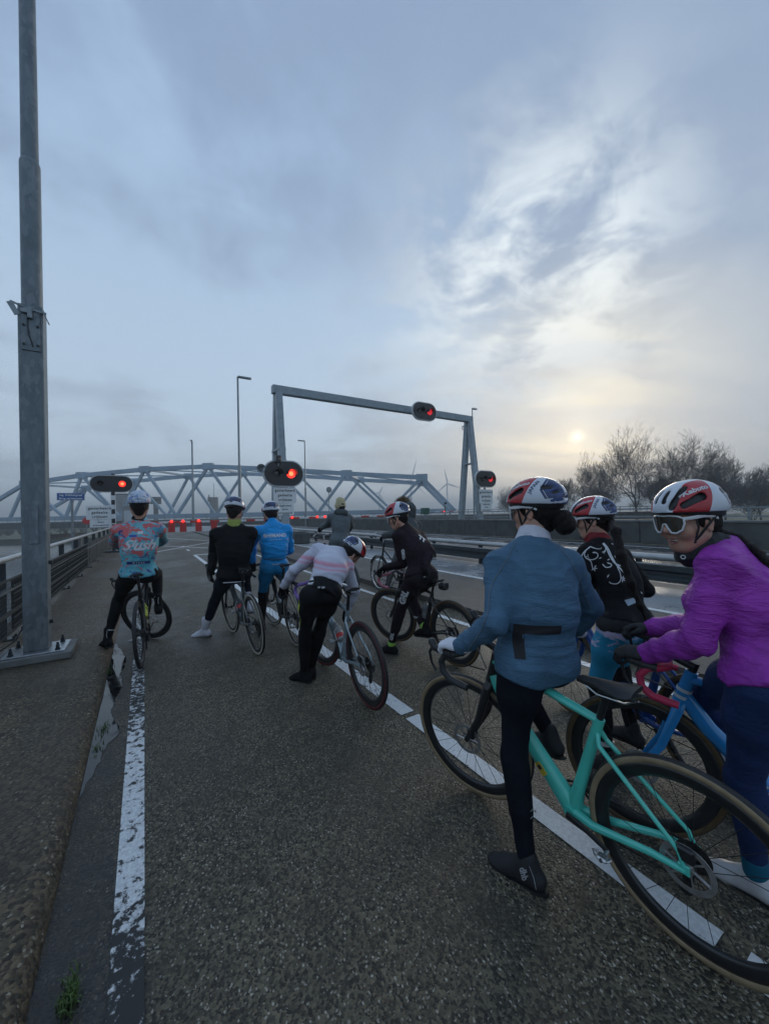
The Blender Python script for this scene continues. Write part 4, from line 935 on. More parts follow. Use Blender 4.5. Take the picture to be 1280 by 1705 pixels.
def surfnets(f, G):
    nx, ny, nz = f.shape; ins = f < 0; CID, POS, Q = [], [], []; dims = (nx-1, ny-1, nz-1)
    for ax in range(3):
        lo = [slice(None)]*3; hi = [slice(None)]*3; lo[ax] = slice(0, -1); hi[ax] = slice(1, None)
        A, Bm = ins[tuple(lo)], ins[tuple(hi)]; idx = np.argwhere(A != Bm)
        if len(idx) == 0: continue
        j = idx.copy(); j[:, ax] += 1; fa = f[tuple(idx.T)]; fb = f[tuple(j.T)]; t = fa/(fa-fb)
        P = np.stack([G[i][idx[:, i]] for i in range(3)], 1); P[:, ax] += t*(G[ax][j[:, ax]]-G[ax][idx[:, ax]])
        a, b = [(1, 2), (2, 0), (0, 1)][ax]; cs, ok = [], np.ones(len(idx), bool)
        for da, db in ((0, 0), (-1, 0), (-1, -1), (0, -1)):
            c = idx.copy(); c[:, a] += da; c[:, b] += db
            g = np.all((c >= 0) & (c < np.array(dims)), 1); ok &= g; cid = (c[:, 0]*dims[1]+c[:, 1])*dims[2]+c[:, 2]; cs.append(cid); CID.append(cid[g]); POS.append(P[g])
        q = np.stack(cs, 1); fl = A[tuple(idx.T)]; q[~fl] = q[~fl][:, ::-1]; Q.append(q[ok])
    CID = np.concatenate(CID); POS = np.concatenate(POS); Q = np.concatenate(Q); u, inv = np.unique(CID, return_inverse=True); inv = inv.ravel(); n = np.bincount(inv)
    Vv = np.stack([np.bincount(inv, POS[:, i])/n for i in range(3)], 1); Q = np.searchsorted(u, Q)
    return Vv, Q
def relax(v, q, it=2, lam=.5):
    for _ in range(it):
        acc = np.zeros_like(v); cnt = np.zeros(len(v))
        for a, b in ((0, 1), (1, 2), (2, 3), (3, 0)):
            for s, d in ((a, b), (b, a)): 
                for k in range(3): acc[:, k] += np.bincount(q[:, s], v[q[:, d], k], len(v))
                cnt += np.bincount(q[:, s], minlength=len(v))
        v = v+(acc/np.maximum(cnt, 1)[:, None]-v)*lam
    return v
def normals(v, q):
    n = np.cross(v[q[:, 2]]-v[q[:, 0]], v[q[:, 3]]-v[q[:, 1]]); o = np.zeros_like(v)
    for j in range(4):
        for k in range(3): o[:, k] += np.bincount(q[:, j], n[:, k], len(v))
    return o/(np.linalg.norm(o, axis=1)[:, None]+1e-12)
def soft(name, v, q, mats, parent, smooth=True):
    me = bpy.data.meshes.new(name); me.from_pydata(v.tolist(), [], q.tolist())
    for m in (mats if isinstance(mats, (list, tuple)) else [mats]): me.materials.append(m)
    me.polygons.foreach_set('use_smooth', [True]*len(me.polygons)); me.update(); return link(name, me, parent)
def folds(v, q, segs, amp, fr=30., wid=6., seed=0):                # cloth folds running across each limb, stronger where it bends
    nr = normals(v, q); out = v.copy()
    A = np.array([s[0] for s in segs]); Bq = np.array([s[1] for s in segs]); w = np.array([s[2] for s in segs]); BA = Bq-A; L2 = (BA**2).sum(1)
    for i, p in enumerate(v):
        t = np.clip(((p-A)*BA).sum(1)/L2, 0, 1); d = np.linalg.norm(p-A-BA*t[:, None], axis=1); j = int(np.argmin(d)); dr = BA[j]/math.sqrt(L2[j]); al = (p-A[j]) @ dr; pe = p-A[j]-dr*al
        c = pe*wid+dr*al*fr*.42
        n = 1-2*abs(noise.noise((c[0]+seed, c[1], c[2]))); n2 = noise.noise((p[0]*9+seed, p[1]*9, p[2]*9)); out[i] = p+nr[i]*amp*w[j]*(n*n*1.25-.5+n2*.9)
    return out
def wrap(parent, name, bvh, vs, fs, mat, org, u, v, n, off=.0016, cuts=1, back=.25):        # flat print laid on to cloth or shell
    bm = bmesh.new(); P = [bm.verts.new(p) for p in vs]
    for f in fs:
        try: bm.faces.new([P[i] for i in f])
        except ValueError: pass
    bmesh.ops.triangulate(bm, faces=bm.faces[:])
    for _ in range(cuts): bmesh.ops.subdivide_edges(bm, edges=[e for e in bm.edges if e.calc_length() > .012], cuts=1, use_grid_fill=True); bmesh.ops.triangulate(bm, faces=bm.faces[:])
    org, u, v, n = [Vector(q) for q in (org, u, v, n)]; bad = []
    for w in bm.verts:
        p = org+u*w.co.x+v*w.co.y; h = bvh.ray_cast(p+n*back, -n, back*2.4)
        if h[0] is None: bad.append(w)
        else: w.co = h[0]+(h[1] if h[1].dot(n) > 0 else -h[1])*off
    bmesh.ops.delete(bm, geom=bad, context='VERTS')
    me = bpy.data.meshes.new(name); bm.to_mesh(me); bm.free(); me.materials.append(mat); me.polygons.foreach_set('use_smooth', [True]*len(me.polygons))
    return link(name, me, parent)
def wrap_text(parent, bvh, body, size, mat, org, u, v, n, bold=0.0, space=1.0, shear=0.0, off=.0016, name='lettering', back=.25):
    vs, fs = text_mesh(body, size, 'CENTER', bold, space, shear); return wrap(parent, name, bvh, vs, fs, mat, org, u, v, n, off, 1, back)
def ribbon(pts, w, taper=False):
    vs, fs = [], []; n = len(pts)
    for i, p in enumerate(pts):
        a, b = np.array(pts[max(0, i-1)]), np.array(pts[min(n-1, i+1)]); t = unit(b-a); nn = np.array([-t[1], t[0]])*w/2*((1-(i/(n-1))*.75) if taper else 1)
        vs += [(p[0]+nn[0], p[1]+nn[1], 0), (p[0]-nn[0], p[1]-nn[1], 0)]
    for i in range(n-1): fs.append((2*i, 2*i+1, 2*i+3, 2*i+2))
    return vs, fs
def bvh_of(o): return BVHTree.FromPolygons([v.co[:] for v in o.data.vertices], [p.vertices[:] for p in o.data.polygons])
def kid(p, x, y, L, s):                                             # joint seen at pixel x, y, one bone length from its parent
    r = ray(x, y); oc = CP-p; a = r @ r; b = oc @ r; c = oc @ oc-L*L; D = b*b-a*c
    if D < 0: q = CP+r*(-b/a); return p+unit(q-p)*L
    return CP+r*((-b+(1 if s > 0 else -1)*math.sqrt(D))/a)
def frame_of(fwd, up):
    f = unit(fwd); l = unit(np.cross(up, f)); u = np.cross(f, l); return np.array([f, l, u]).T      # columns: forward, left, up
def bdir(b, el=0): return np.array([math.sin(rad(b))*math.cos(rad(el)), math.cos(rad(b))*math.cos(rad(el)), math.sin(rad(el))])
# ------------------------------------------------------------------ skin, hair, cloth
def skin(name, c):
    m = Mat(name, .5, 0, .45); n = m.noise(26, 5); n2 = m.noise(160, 2); m.col(m.mix(n.step(.3, .75), c, (c[0]*1.12, c[1]*.86, c[2]*.8))); m.bump(n2, .12, .002)
    m.b.inputs['Subsurface Weight'].default_value = .12; m.b.inputs['Subsurface Radius'].default_value = (.012, .005, .003); m.b.inputs['Subsurface Scale'].default_value = .5; return m.m
M_skin = skin('skin', (.47, .29, .215)); M_lips = simple('lips', (.30, .11, .10), .4); M_teeth = simple('teeth', (.66, .63, .57), .25)
def hairm(name, c):
    m = Mat(name, .6, 0, .22); n = m.noise((70, 70, 9), 5, .7); m.col(m.mix(n.step(.35, .7), sh(c, .35), sh(c, 1.5))); m.bump(n, 1.0, .012); return m.m
M_hair = hairm('dark hair', (.014, .010, .009)); M_fur = hairm('brown fur', (.20, .135, .075))
def cloth(name, c, c2=None, rough=.75, weave=420, var=.14, sheen=.25, wr=.35, sc=7, crease=.5):
    m = Mat(name, rough, 0, .3); n = m.noise(sc, 5, .6); w = m.noise(weave, 2); f = m.noise((22, 22, 60), 3, .5, .4)
    m.b.inputs['Specular IOR Level'].default_value = .16 if max(c) < .05 else .28
    m.col(m.mix(n.step(.25, .75), sh(c, 1-var), sh(c2 or c, 1+var))); cr = (1.0-(m.noise((7, 7, 24), 3, .55, .7)-.5).abs()*7.0).max(0.0).pw(2.0); cr2 = (1.0-(m.noise((16, 16, 40), 2, .5, .9)-.5).abs()*8.0).max(0.0).pw(2.0)
    m.bump(f*.8+w*.22+cr*crease*1.3+cr2*crease*.6, wr, .008); return m.m
C_black = cloth('black stretch cloth', (.008, .0085, .0105), wr=.3); C_navy = cloth('very dark navy cloth', (.010, .013, .024), wr=.25); C_coat = cloth('dark grey coat cloth', (.062, .072, .078)); C_coatl = cloth('mid grey coat cloth', (.10, .12, .13)); C_grey = cloth('grey trousers cloth', (.085, .088, .09))
C_tightsH = cloth('blue-black thermal tights', (.006, .0075, .013), rough=.85, wr=.25, crease=.25); C_white = cloth('white stretch cloth', (.66, .67, .74), wr=.2); C_teal = cloth('slate blue jersey cloth', (.062, .135, .215), (.07, .15, .235), .7, var=.1, wr=.5, crease=.32)
C_blue = cloth('bright cyan-blue jersey cloth', (.014, .31, .74), rough=.5, var=.08, wr=.6, crease=.5); C_blue2 = cloth('cyan-blue shorts cloth', (.012, .205, .44), rough=.5, var=.08)
C_purple = cloth('purple shell jacket', (.29, .036, .355), (.35, .046, .43), .48, 500, .1, .1, .6, 9, .42); C_navyleg = cloth('navy tights', (.012, .030, .105), rough=.7)
C_plum = cloth('black-plum jersey cloth', (.017, .011, .016)); C_lime = cloth('lime green cloth', (.33, .40, .10)); C_neon = cloth('neon yellow cloth', (.62, .80, .03)); C_limesock = cloth('neon green sock', (.36, .68, .12))
C_cream = cloth('cream knitted beanie', (.52, .46, .28), wr=.9, weave=120); C_redneck = cloth('red patterned neck warmer', (.30, .03, .03), (.16, .02, .03), var=.35, sc=40); C_whiteneck = cloth('white neck warmer', (.62, .63, .70), wr=.4)
C_teallw = cloth('petrol blue sock', (.01, .12, .20)); C_refl = simple('grey reflective print', (.48, .50, .52), .35, .3, .1); C_ink = simple('white flock print', (.62, .64, .66), .6, 0, .05); C_dk = simple('black flock print', (.012, .013, .016), .7, 0, .1); C_seam = simple('grey seam tape', (.19, .21, .22), .55, 0, .12, 80)
def slush_mat():
    m = Mat('turquoise and coral camouflage jersey', .62, 0, .3); n = m.noise(5.5, 4, .6, .9); b = m.noise((9, 9, 13), 5, .65, 1.4); w = m.noise(300, 2); x, y, z = m.xyz()
    c = m.mix(n.step(.40, .60), (.085, .36, .47), (.16, .50, .58)); c = m.mix((b+(z-1.16)*.26-x*.12).step(.515, .54), c, (.60, .135, .14)); c = m.mix(m.noise((11, 11, 16), 4, .6, 1.2).step(.60, .63), c, (.05, .09, .30)); m.col(c); m.bump(m.noise((16, 16, 40), 4)*.8+w*.2, .4, .006); return m.m
def pink_mat():
    m = Mat('white and pink wind jacket', .5, 0, .35); x, y, z = m.xyz(); n = m.noise(4, 4, .6, .4); f = m.noise((26, 26, 30), 5, .65, .6)
    band = (z*1.0+x*.18-y*.05+n*.05); c = m.mix(n, (.47, .49, .60), (.58, .59, .68)); c = m.mix(band.step(1.095, 1.125)*(1-band.step(1.165, 1.20)), c, (.62, .30, .40)); c = m.mix(band.step(1.118, 1.13)*(1-band.step(1.14, 1.155)), c, (.56, .50, .62)); m.col(c); m.bump(f, .6, .01); return m.m
def thigh_mat():
    m = Mat('turquoise printed shorts', .55, 0, .3); x, y, z = m.xyz(); n = m.noise((5, 5, 9), 4, .6, 1.0); c = m.mix((n+(z-.85)*.9).step(.42, .64), (.02, .24, .40), (.03, .33, .58)); c = m.mix((m.noise((4, 4, 12), 5, .7, 1.5)+(z-.76)*1.3).step(.52, .62), c, (.55, .46, .64)); c = m.mix((z+(n-.5)*.06).step(.845, .855), c, (.008, .0085, .0105)); m.col(c); m.bump(m.noise(200, 2), .2, .004); return m.m
def cap_mat():
    m = Mat('white and blue printed helmet cover', .5); n = m.noise((24, 24, 12), 4, .6, 1.0); c = m.mix(n.step(.5, .62), (.50, .56, .66), (.16, .27, .52)); c = m.mix(m.noise(16, 3, .6, 1.2).step(.62, .68), c, (.55, .22, .32)); m.col(c); return m.m
def helmet_mat(name, kind):
    m = Mat(name, .3, 0, .5, .25); x, y, z = m.xyz(); ay = y.abs()
    e = ((x+.012)/.151).pw(2)+(y/.111).pw(2)+((z-.043)/.117).pw(2)
    white, red, navy, blk = (.60, .64, .70), (.42, .022, .03), (.018, .035, .12), (.010, .011, .013); n = m.noise(30, 3); c = m.mix(n, sh(white, .96), white)
    if kind == 'team':
        edge = x-((z-.15)*-.52-.048)
        r_ = edge.gt(0)*(ay-(.034+(x-.02).max(0.0)*.18)).gt(0)*z.gt(.02); c = m.mix(r_, c, red)
        hx = x*-1.0-.072-(z-.085).abs()*.55-(z-.085)*.10-(ay-.09)*.35; hexa = hx.gt(0)*z.lt(.138)*z.gt(.038)*ay.gt(.016); c = m.mix(hexa, c, navy)
        c = m.mix(hx.gt(.013)*hx.lt(.0165)*z.lt(.128)*ay.gt(.02), c, (.45, .48, .54))
        c = m.mix(hx.gt(.02)*m.noise((14, 14, 40), 2).gt(.52), c, (.03, .06, .18))
    if kind == 'white':
        tail = x*-1.0-(ay-.06)*.3; c = m.mix(tail.gt(.045)*z.lt(.125)*z.gt(.05), c, navy); c = m.mix((tail.gt(.052)*tail.lt(.058)+tail.gt(.085)*tail.lt(.09)).min(1.0)*z.lt(.12), c, (.5, .54, .6)); c = m.mix(x.gt(-.02)*ay.gt(.085)*z.lt(.075), c, red)
    c = m.mix(e.lt(.915), c, blk); m.col(c); m.rough((e.lt(.915)*.35+.26)); return m.m
H_team = helmet_mat('white and red team helmet shell', 'team'); H_white = helmet_mat('white helmet shell with navy tail', 'white')
_hm = {}
def helmet_mesh():
    if 'h' in _hm: return _hm['h']
    s = Sdf(); s.ell((-.012, 0, .043), (.151, .111, .117), k=.0)
    s.ell((-.012, 0, .028), (.128, .09, .10), k=.004, op='s')
    for y in (-1, 1):
        s.cap((.118, y*.018, .085), (.085, y*.014, .132), .010, .008, .004, op='s'); s.cap((.126, y*.050, .060), (.045, y*.050, .138), .013, .011, .004, op='s')
        s.cap((.088, y*.074, .066), (.020, y*.092, .092), .012, .017, .004, op='s'); s.cap((-.14, y*.058, .100), (-.088, y*.084, .098), .017, .015, .005, op='s'); s.cap((-.16, y*.04, .075), (-.125, y*.082, .066), .016, .014, .005, op='s'); s.cap((-.15, y*.03, .12), (-.11, y*.045, .138), .012, .012, .005, op='s')
    s.cap((-.17, 0, .10), (-.09, 0, .16), .013, .012, .006, op='s'); s.cap((-.165, -.02, .04), (-.165, .02, .04), .011, .011, .006, op='s')
    s.cut((.05, 0, .034), (-.13, 0, 1)); v, q = s.mesh(.0036); v = relax(v, q, 1, .4); me = bpy.data.meshes.new('helmet'); me.from_pydata(v.tolist(), [], q.tolist()); me.polygons.foreach_set('use_smooth', [True]*len(me.polygons)); me.set_sharp_from_angle(angle=rad(50))
    s = Sdf(); s.ell((-.012, 0, .036), (.138, .099, .104), k=0); s.ell((-.010, 0, .02), (.115, .082, .098), k=.004, op='s'); s.cut((.05, 0, .022), (-.20, 0, 1)); v, q = s.mesh(.006); l = bpy.data.meshes.new('liner'); l.from_pydata(v.tolist(), [], q.tolist()); l.materials.append(M_black); l.polygons.foreach_set('use_smooth', [True]*len(l.polygons))
    _hm['h'] = (me, l); return me, l
def add_helmet(root, hc, HR, mat, s=1.0, strap=True, texts=()):
    me, lin = helmet_mesh(); me = me.copy(); me.materials.append(mat); o = link('helmet', me, root); M = Matrix.Identity(4)
    for i in range(3):
        for j in range(3): M[i][j] = HR[i, j]*s
    hp = hc+HR @ np.array([-.004, 0, .012])*s-np.array(root.location)
    for i in range(3): M[i][3] = hp[i]
    o.matrix_local = M; link('liner', lin, o)
    if strap:
        for y in (-1, 1):
            mb = MB(); mb.tube([(.055, y*.083, .035), (.045, y*.082, -.03), (.045, y*.058, -.09)], .0055, 6, sq=(1, .35)); mb.tube([(-.06, y*.088, .025), (-.0, y*.088, -.02), (.045, y*.060, -.085)], .0055, 6, sq=(1, .35)); mb.tube([(.045, y*.060, -.088), (.055, y*.03, -.108), (.058, 0, -.112)], .0055, 6); mb.build('strap', M_black, o, True)
    bv = bvh_of(o) if texts else None
    for (body, size, mt, org, u, v, n, kw) in texts: wrap_text(o, bv, body, size, mt, org, u, v, n, off=.0012, back=.12, **kw)
    return o
def head_prims(S, hc, R, s=1.0, smile=False, detail=True):
    def P(*a): return hc+R @ np.array(a, float)*s
    k = .022*s
    S.ell(P(-.012, 0, .03), np.array((.098, .077, .098))*s, R, k); S.ell(P(.028, 0, -.04), np.array((.066, .060, .080))*s, R, .04*s)
    S.ell(P(.052, 0, -.098), np.array((.030, .030, .022))*s, R, .03*s)
    for y in (-1, 1):
        S.cap(P(-.005, y*.055, -.055), P(.05, y*.024, -.1), .020*s, .018*s, .03*s); S.ell(P(.062, y*.036, -.022), np.array((.026, .026, .024))*s, R, .022*s)
        S.cap(P(.082, y*.012, .022), P(.072, y*.045, .024), .011*s, .012*s, .018*s)
        if detail:
            S.ell(P(.085, y*.031, .005), np.array((.012, .016, .010))*s, R, .012*s, 's'); S.ell(P(.074, y*.031, .004), np.array((.013, .0135, .0125))*s, R, .004*s)
            S.ell(P(-.012, y*.079, -.004), np.array((.020, .010, .033))*s, R, .008*s); S.ell(P(-.006, y*.090, .0), np.array((.010, .006, .020))*s, R, .006*s, 's'); S.cap(P(-.012, y*.082, -.035), P(-.004, y*.078, -.028), .008*s, .006*s, .006*s)
    S.cap(P(.088, 0, .02), P(.108, 0, -.022), .0085*s, .0125*s, .012*s)
    for y in (-1, 1): S.ell(P(.098, y*.011, -.028), np.array((.011, .009, .008))*s, R, .008*s)
    if not smile:
        S.cap(P(.088, -.02, -.062), P(.088, .02, -.062), .0065*s, .0065*s, .010*s); S.cap(P(.084, -.017, -.072), P(.084, .017, -.072), .0075*s, .0075*s, .010*s)
    else:
        for y in (-1, 1): S.ell(P(.060, y*.041, -.034), np.array((.030, .028, .028))*s, R, .02*s)
        pts = [(.073, -.037, -.053), (.086, -.018, -.059), (.0905, 0, -.061), (.086, .018, -.059), (.073, .037, -.053)]
        lo = [(.072, -.036, -.055), (.082, -.019, -.076), (.0855, 0, -.082), (.082, .019, -.076), (.072, .036, -.055)]
        S.ell(P(.092, 0, -.067), np.array((.030, .034, .0125))*s, R, .003*s, 's')
        for a, b in zip(pts[:-1], pts[1:]): S.cap(P(*a), P(*b), .0040*s, .0040*s, .005*s)
        for a, b in zip(lo[:-1], lo[1:]): S.cap(P(*a), P(*b), .0050*s, .0050*s, .005*s)
def hand_sdf(wr, d, palm, side, curl=.9, s=1.0, inf=.0015, thumb=.5, cuff=True):
    x = unit(d); z = -unit(np.asarray(palm)-x*(np.asarray(palm) @ x)); y = np.cross(z, x); R = np.array([x, y, z]).T; t = -1 if side == 'L' else 1
    P = lambda *a: wr+R @ np.array(a, float)*s
    S = Sdf(); S.ell(P(.046, 0, 0), np.array((.052, .040, .0165))*s+inf, R, .015); S.cap(P(-.02, 0, 0), P(.03, 0, 0), .027*s+inf, .03*s+inf, .02, z, 1.4)
    if cuff: S.cap(P(-.035, 0, 0), P(-.005, 0, 0), .030*s+inf, .028*s+inf, .015, z, 1.15)
    for i, (yy, L) in enumerate(((.030, .070), (.0105, .079), (-.0095, .074), (-.028, .058))):
        p = P(.082-(.006 if i in (0, 3) else 0), t*yy, 0); a = -.1; sp = t*(yy*.9)
        for j, (fl, r0, r1) in enumerate(((.44, .0102, .0092), (.32, .0092, .0084), (.24, .0084, .0070))):
            a += curl*(.75 if j == 0 else 1.0)*(1-.06*i); q = p+R @ np.array((math.cos(a), sp*math.cos(a), -math.sin(a)))*L*fl*1.18*s; S.cap(p, q, r0*s+inf, r1*s+inf, .005); p = q
    p0 = P(.018, t*.026, -.006); p1 = P(.052, t*(.045), -.016-.022*thumb); p2 = P(.080, t*(.048-.012*thumb), -.022-.036*thumb); S.cap(p0, p1, .015*s+inf, .0115*s+inf, .012); S.cap(p1, p2, .0112*s+inf, .0085*s+inf, .006)
    return S
def shoe_prims(an, fwd, up, s=1.0, high=.07, inf=0.0):
    R = frame_of(fwd, up); P = lambda *a: an+R @ np.array(a, float)*s; S = Sdf()
    S.ell(P(-.040, 0, -.055), np.array((.036, .033, .038))*s, R, .02, inf=inf); S.cap(P(-.03, 0, -.060), P(.10, .003, -.064), .035*s, .037*s, .025, R[:, 2], 1.15, inf=inf); S.ell(P(.135, .002, -.068), np.array((.056, .043, .026))*s, R, .03, inf=inf)
    S.cap(P(.0, 0, -.012), P(.105, 0, -.052), .038*s, .026*s, .03, inf=inf); S.cap(P(.0, 0, -.03), P(-.010, 0, high), .037*s, .034*s, .03, inf=inf); S.cut(P(0, 0, -.090), R[:, 2]); return S, R, P
# ================================================================== PEOPLE
def ik(a, b, l1, l2, hint):                                        # two-bone chain: middle joint bends towards the hint
    d = np.linalg.norm(b-a); t_ = (b-a)/d
    if d > (l1+l2)*.995: k_ = min(d/((l1+l2)*.995), 1.10); l1, l2 = l1*k_, l2*k_; d = min(d, (l1+l2)*.995); b = a+t_*d
    x = (l1*l1-l2*l2+d*d)/(2*d); h = math.sqrt(max(l1*l1-x*x, 0)); n = unit(hint-t_*(hint @ t_)); return a+t_*x+n*h, b
def hood(bk, side, back=.075, up=.045, out=0.0):                    # wrist of a hand that lies on the brake hood
    t_, S_, d_ = bk; y = .207*(1 if side == 'L' else -1); p = t_.matrix_world @ S_ @ Vector(d_['stem']+np.array((.085-back, y+out*(1 if side == 'L' else -1), .005+up))); return np.array(p)
def bfwd(bk): return np.array((bk[0].matrix_world @ bk[1]).to_3x3() @ Vector((1, 0, 0)))
def cdir(r, u, a): return unit(CR*r+CU*u+FW*a)                      # direction as seen: right, up, away
def person(label, sp):
    s = sp.get('s', 1.0); male = sp.get('male', False); dbg = []
    J = {}; hip = at(*sp['hip']); J['hip'] = hip
    nl = sp.get('spine', .55)*s; neck = kid(hip, sp['neck'][0], sp['neck'][1], nl, sp['neck'][2]); u = unit(neck-hip)
    sb = sp['tb']; l0 = np.array([-math.cos(rad(sb)), math.sin(rad(sb)), 0]); sw = (.185 if male else .165)*s
    if 'shL' in sp: J['L0'] = kid(neck, *sp['shL'][:2], sw*1.03, sp['shL'][2]); J['R0'] = kid(neck, *sp['shR'][:2], sw*1.03, sp['shR'][2]); l0 = unit(J['L0']-J['R0'])
    else:
        l0 = unit(l0-u*(l0 @ u)*.6); sd = sp.get('sd', .075)*s; J['L0'] = neck+l0*sw-u*sd; J['R0'] = neck-l0*sw-u*sd
    f = unit(np.cross(l0, u)); pb = sp.get('pb', sb); hl = np.array([-math.cos(rad(pb)), math.sin(rad(pb)), 0]); J['LH'] = hip+hl*.088*s; J['RH'] = hip-hl*.088*s
    for S_ in 'LR':
        if S_+'w' in sp: J[S_+'E'], J[S_+'W'] = ik(J[S_+'0'], sp[S_+'w'], .30*s, .25*s, (sp[S_+'hint']-(J[S_+'0']+sp[S_+'w'])/2 if S_+'hint' in sp else np.array((0, 0, -1.))+(l0 if S_ == 'L' else -l0)*sp.get('elb', .7)-f*.25))
        else: J[S_+'E'] = kid(J[S_+'0'], *sp[S_+'el'][:2], .295*s, sp[S_+'el'][2]); J[S_+'W'] = kid(J[S_+'E'], *sp[S_+'wr'][:2], .25*s, sp[S_+'wr'][2])
        J[S_+'K'], J[S_+'A'] = ik(J[S_+'H'], np.asarray(sp[S_+'a'], float), .42*s, .415*s, bdir(sp.get(S_+'kb', pb))+(hl if S_ == 'L' else -hl)*.15)
    hc = kid(neck, *sp['head'][:2], .185*s, sp['head'][2]); HR = frame_of(*sp['face']) if isinstance(sp['face'], tuple) else sp['face']
    if sp.get('debug'):
        print(label[:40]); 
        for k_, p in list(J.items())+[('neck', neck), ('head', hc)]:
            v_ = p-CP; z_ = v_ @ FW; print('  %5s px %6.0f %6.0f d %.2f  xyz %s' % (k_, 640+640*(v_ @ CR)/z_, 853-640*(v_ @ CU)/z_, z_, np.round(p, 2)))
    base = (J['LA']+J['RA'])/2; low = min(J['LA'][2], J['RA'][2])-.09*s
    root = thing('person', label, 'person', (base[0], base[1], max(low, 0)), None, sp.get('group')); O = np.array(root.location)
    mid = (hip+neck)/2-f*sp.get('arch', .035)*s; chest = neck-u*.17*s-f*.01*s
    W_ = dict(wa=.148 if male else .132, ch=.160 if male else .146, hp=.074 if male else .088); W_.update(sp.get('W', {}))
    T = lambda p: p-O
    def torso(S, inf, hips=True, k=.05):
        if hips: 
            S.cap(T(J['LH']), T(J['RH']), W_['hp']*s, W_['hp']*s, k, f, 1.12, inf=inf)
            for q in 'LR':
                S.ell(T(J[q+'H']-f*.035*s-u*.015), np.array((.92, .92, 1.08))*W_['hp']*s, None, k, inf=inf); sp.get('thighcap', not male) and S.cap(T(J[q+'H']), T(J[q+'H']+(J[q+'K']-J[q+'H'])*.3), .084*s, .072*s, k, inf=inf)
        S.cap(T(hip+u*.05*s), T(mid), max(W_['hp']*1.22, W_['wa']*.95)*s, W_['wa']*s, .06, f, 1.34, inf=inf); S.cap(T(mid), T(chest), W_['wa']*s, W_['ch']*s, .06, f, 1.38, inf=inf); S.cap(T(chest), T(neck-u*.05*s), W_['ch']*s, .098*s, .06, f, 1.34, inf=inf)
        if not male: S.ell(T(chest+f*.075*s-u*.05*s), np.array((.11, .11, .08))*s, None, .06, inf=inf-.01)
        for q in 'LR': S.cap(T(neck-u*.03*s), T(J[q+'0']+u*.002), .044*s, .053*s, .055, inf=inf)
    def arm(S, q, inf, end=1.0, k=.035):
        S.cap(T(J[q+'0']), T(J[q+'E']), .056*s, .041*s, k, inf=inf); w = J[q+'E']+(J[q+'W']-J[q+'E'])*end; S.cap(T(J[q+'E']), T(J[q+'E']+(J[q+'W']-J[q+'E'])*.35), .041*s, .041*s, .02, inf=inf); S.cap(T(J[q+'E']+(J[q+'W']-J[q+'E'])*.35), T(w), .041*s, .029*s, .02, inf=inf)
    def leg(S, q, inf, a0=0.0, a1=1.0, k=.05):
        H, K, A = J[q+'H'], J[q+'K'], J[q+'A']
        if a0 < .5: lw = sp.get('lw', .95)*s; S.cap(T(H+(K-H)*a0*2), T(K), .087*lw, .055*lw, k, inf=inf); S.ell(T(H+(K-H)*.35), (.084*lw, .084*lw, .084*lw), None, .06, inf=inf)
        if a1 > .5:
            e = K+(A-K)*(a1*2-1); b = K+(A-K)*max(0, a0*2-1); S.cap(T(b), T(e), .052*s*(1-.35*max(0, a0*2-1)), (.052-(.052-.035)*(a1*2-1))*s, .03, inf=inf)
            back = unit(np.cross(np.cross(K-H, A-K), A-K)) if np.linalg.norm(np.cross(K-H, A-K)) > .02 else -f
            if a0 < .75: S.cap(T(K+(A-K)*.14-f*.014*s), T(K+(A-K)*.5-f*.008*s), .046*s, .036*s, .04, inf=inf)
    near = sp.get('near', 1); fres = {3: .0042, 2: .0052, 1: .0068, 0: .009}[near]; cres = {3: .0095, 2: .011, 1: .0135, 0: .016}[near]
    # body: one continuous skin from head to ankles
    S = Sdf(); torso(S, -.016); 
    for q in 'LR': arm(S, q, -.011); leg(S, q, -.010); S.cap(T(J[q+'W']), T(J[q+'W']+unit(J[q+'W']-J[q+'E'])*.02), .022*s, .02*s, .02); S.cap(T(J[q+'A']), T(J[q+'A']-np.array((0, 0, .05*s))), .03*s, .03*s, .02)
    S.cap(T(neck-u*.06*s), T(hc+HR @ np.array((-.02, 0, -.05))*s), .056*s, .052*s, .04); head_prims(S, T(hc), HR, s, sp.get('smile', False), near > 0)
    h0 = T(hc); v, q = S.mesh(.02, (h0-.135*s, h0+.135*s, fres)); v = relax(v, q, 1, .35); soft('body', v, q, M_skin, root)
    # tights
    inf = .004; S = Sdf(); torso(S, inf); S.cut(T(hip+u*.16*s), -u)
    for q in 'LR': leg(S, q, inf)
    if sp.get('shorts'):
        S2 = Sdf(); torso(S2, inf+.004); S2.cut(T(hip+u*.16*s), -u)
        for q in 'LR': leg(S2, q, inf+.004, 0, .5)
        for q in 'LR':
            kn = J[q+'H']+(J[q+'K']-J[q+'H'])*sp.get('shortlen', .98); S2.cut(T(kn), unit(J[q+'H']-J[q+'K'])) if sp.get('cutshort') else None
        v, q_ = S2.mesh(cres); v = relax(v, q_, 1, .4); soft('shorts', v, q_, sp['shorts'], root)
    v, q_ = S.mesh(cres); v = relax(v, q_, 1, .4); segs = [(T(J[a+'H']), T(J[a+'K']), .6) for a in 'LR']+[(T(J[a+'K']), T(J[a+'A']), .8) for a in 'LR']; v = folds(v, q_, segs, sp.get('tfold', .0022), 34, 5, 3); tight = soft('tights', v, q_, sp['tights'], root)
    # jacket: torso cut at the hem, then arms
    loose = sp.get('loose', .010); S = Sdf(); torso(S, loose, k=.06); hd = sp.get('hem', -.06)*s; hn = unit(u*.85+np.array((0, 0, .3))+f*sp.get('hemtilt', 0)); S.cut(T(hip+u*hd), hn)
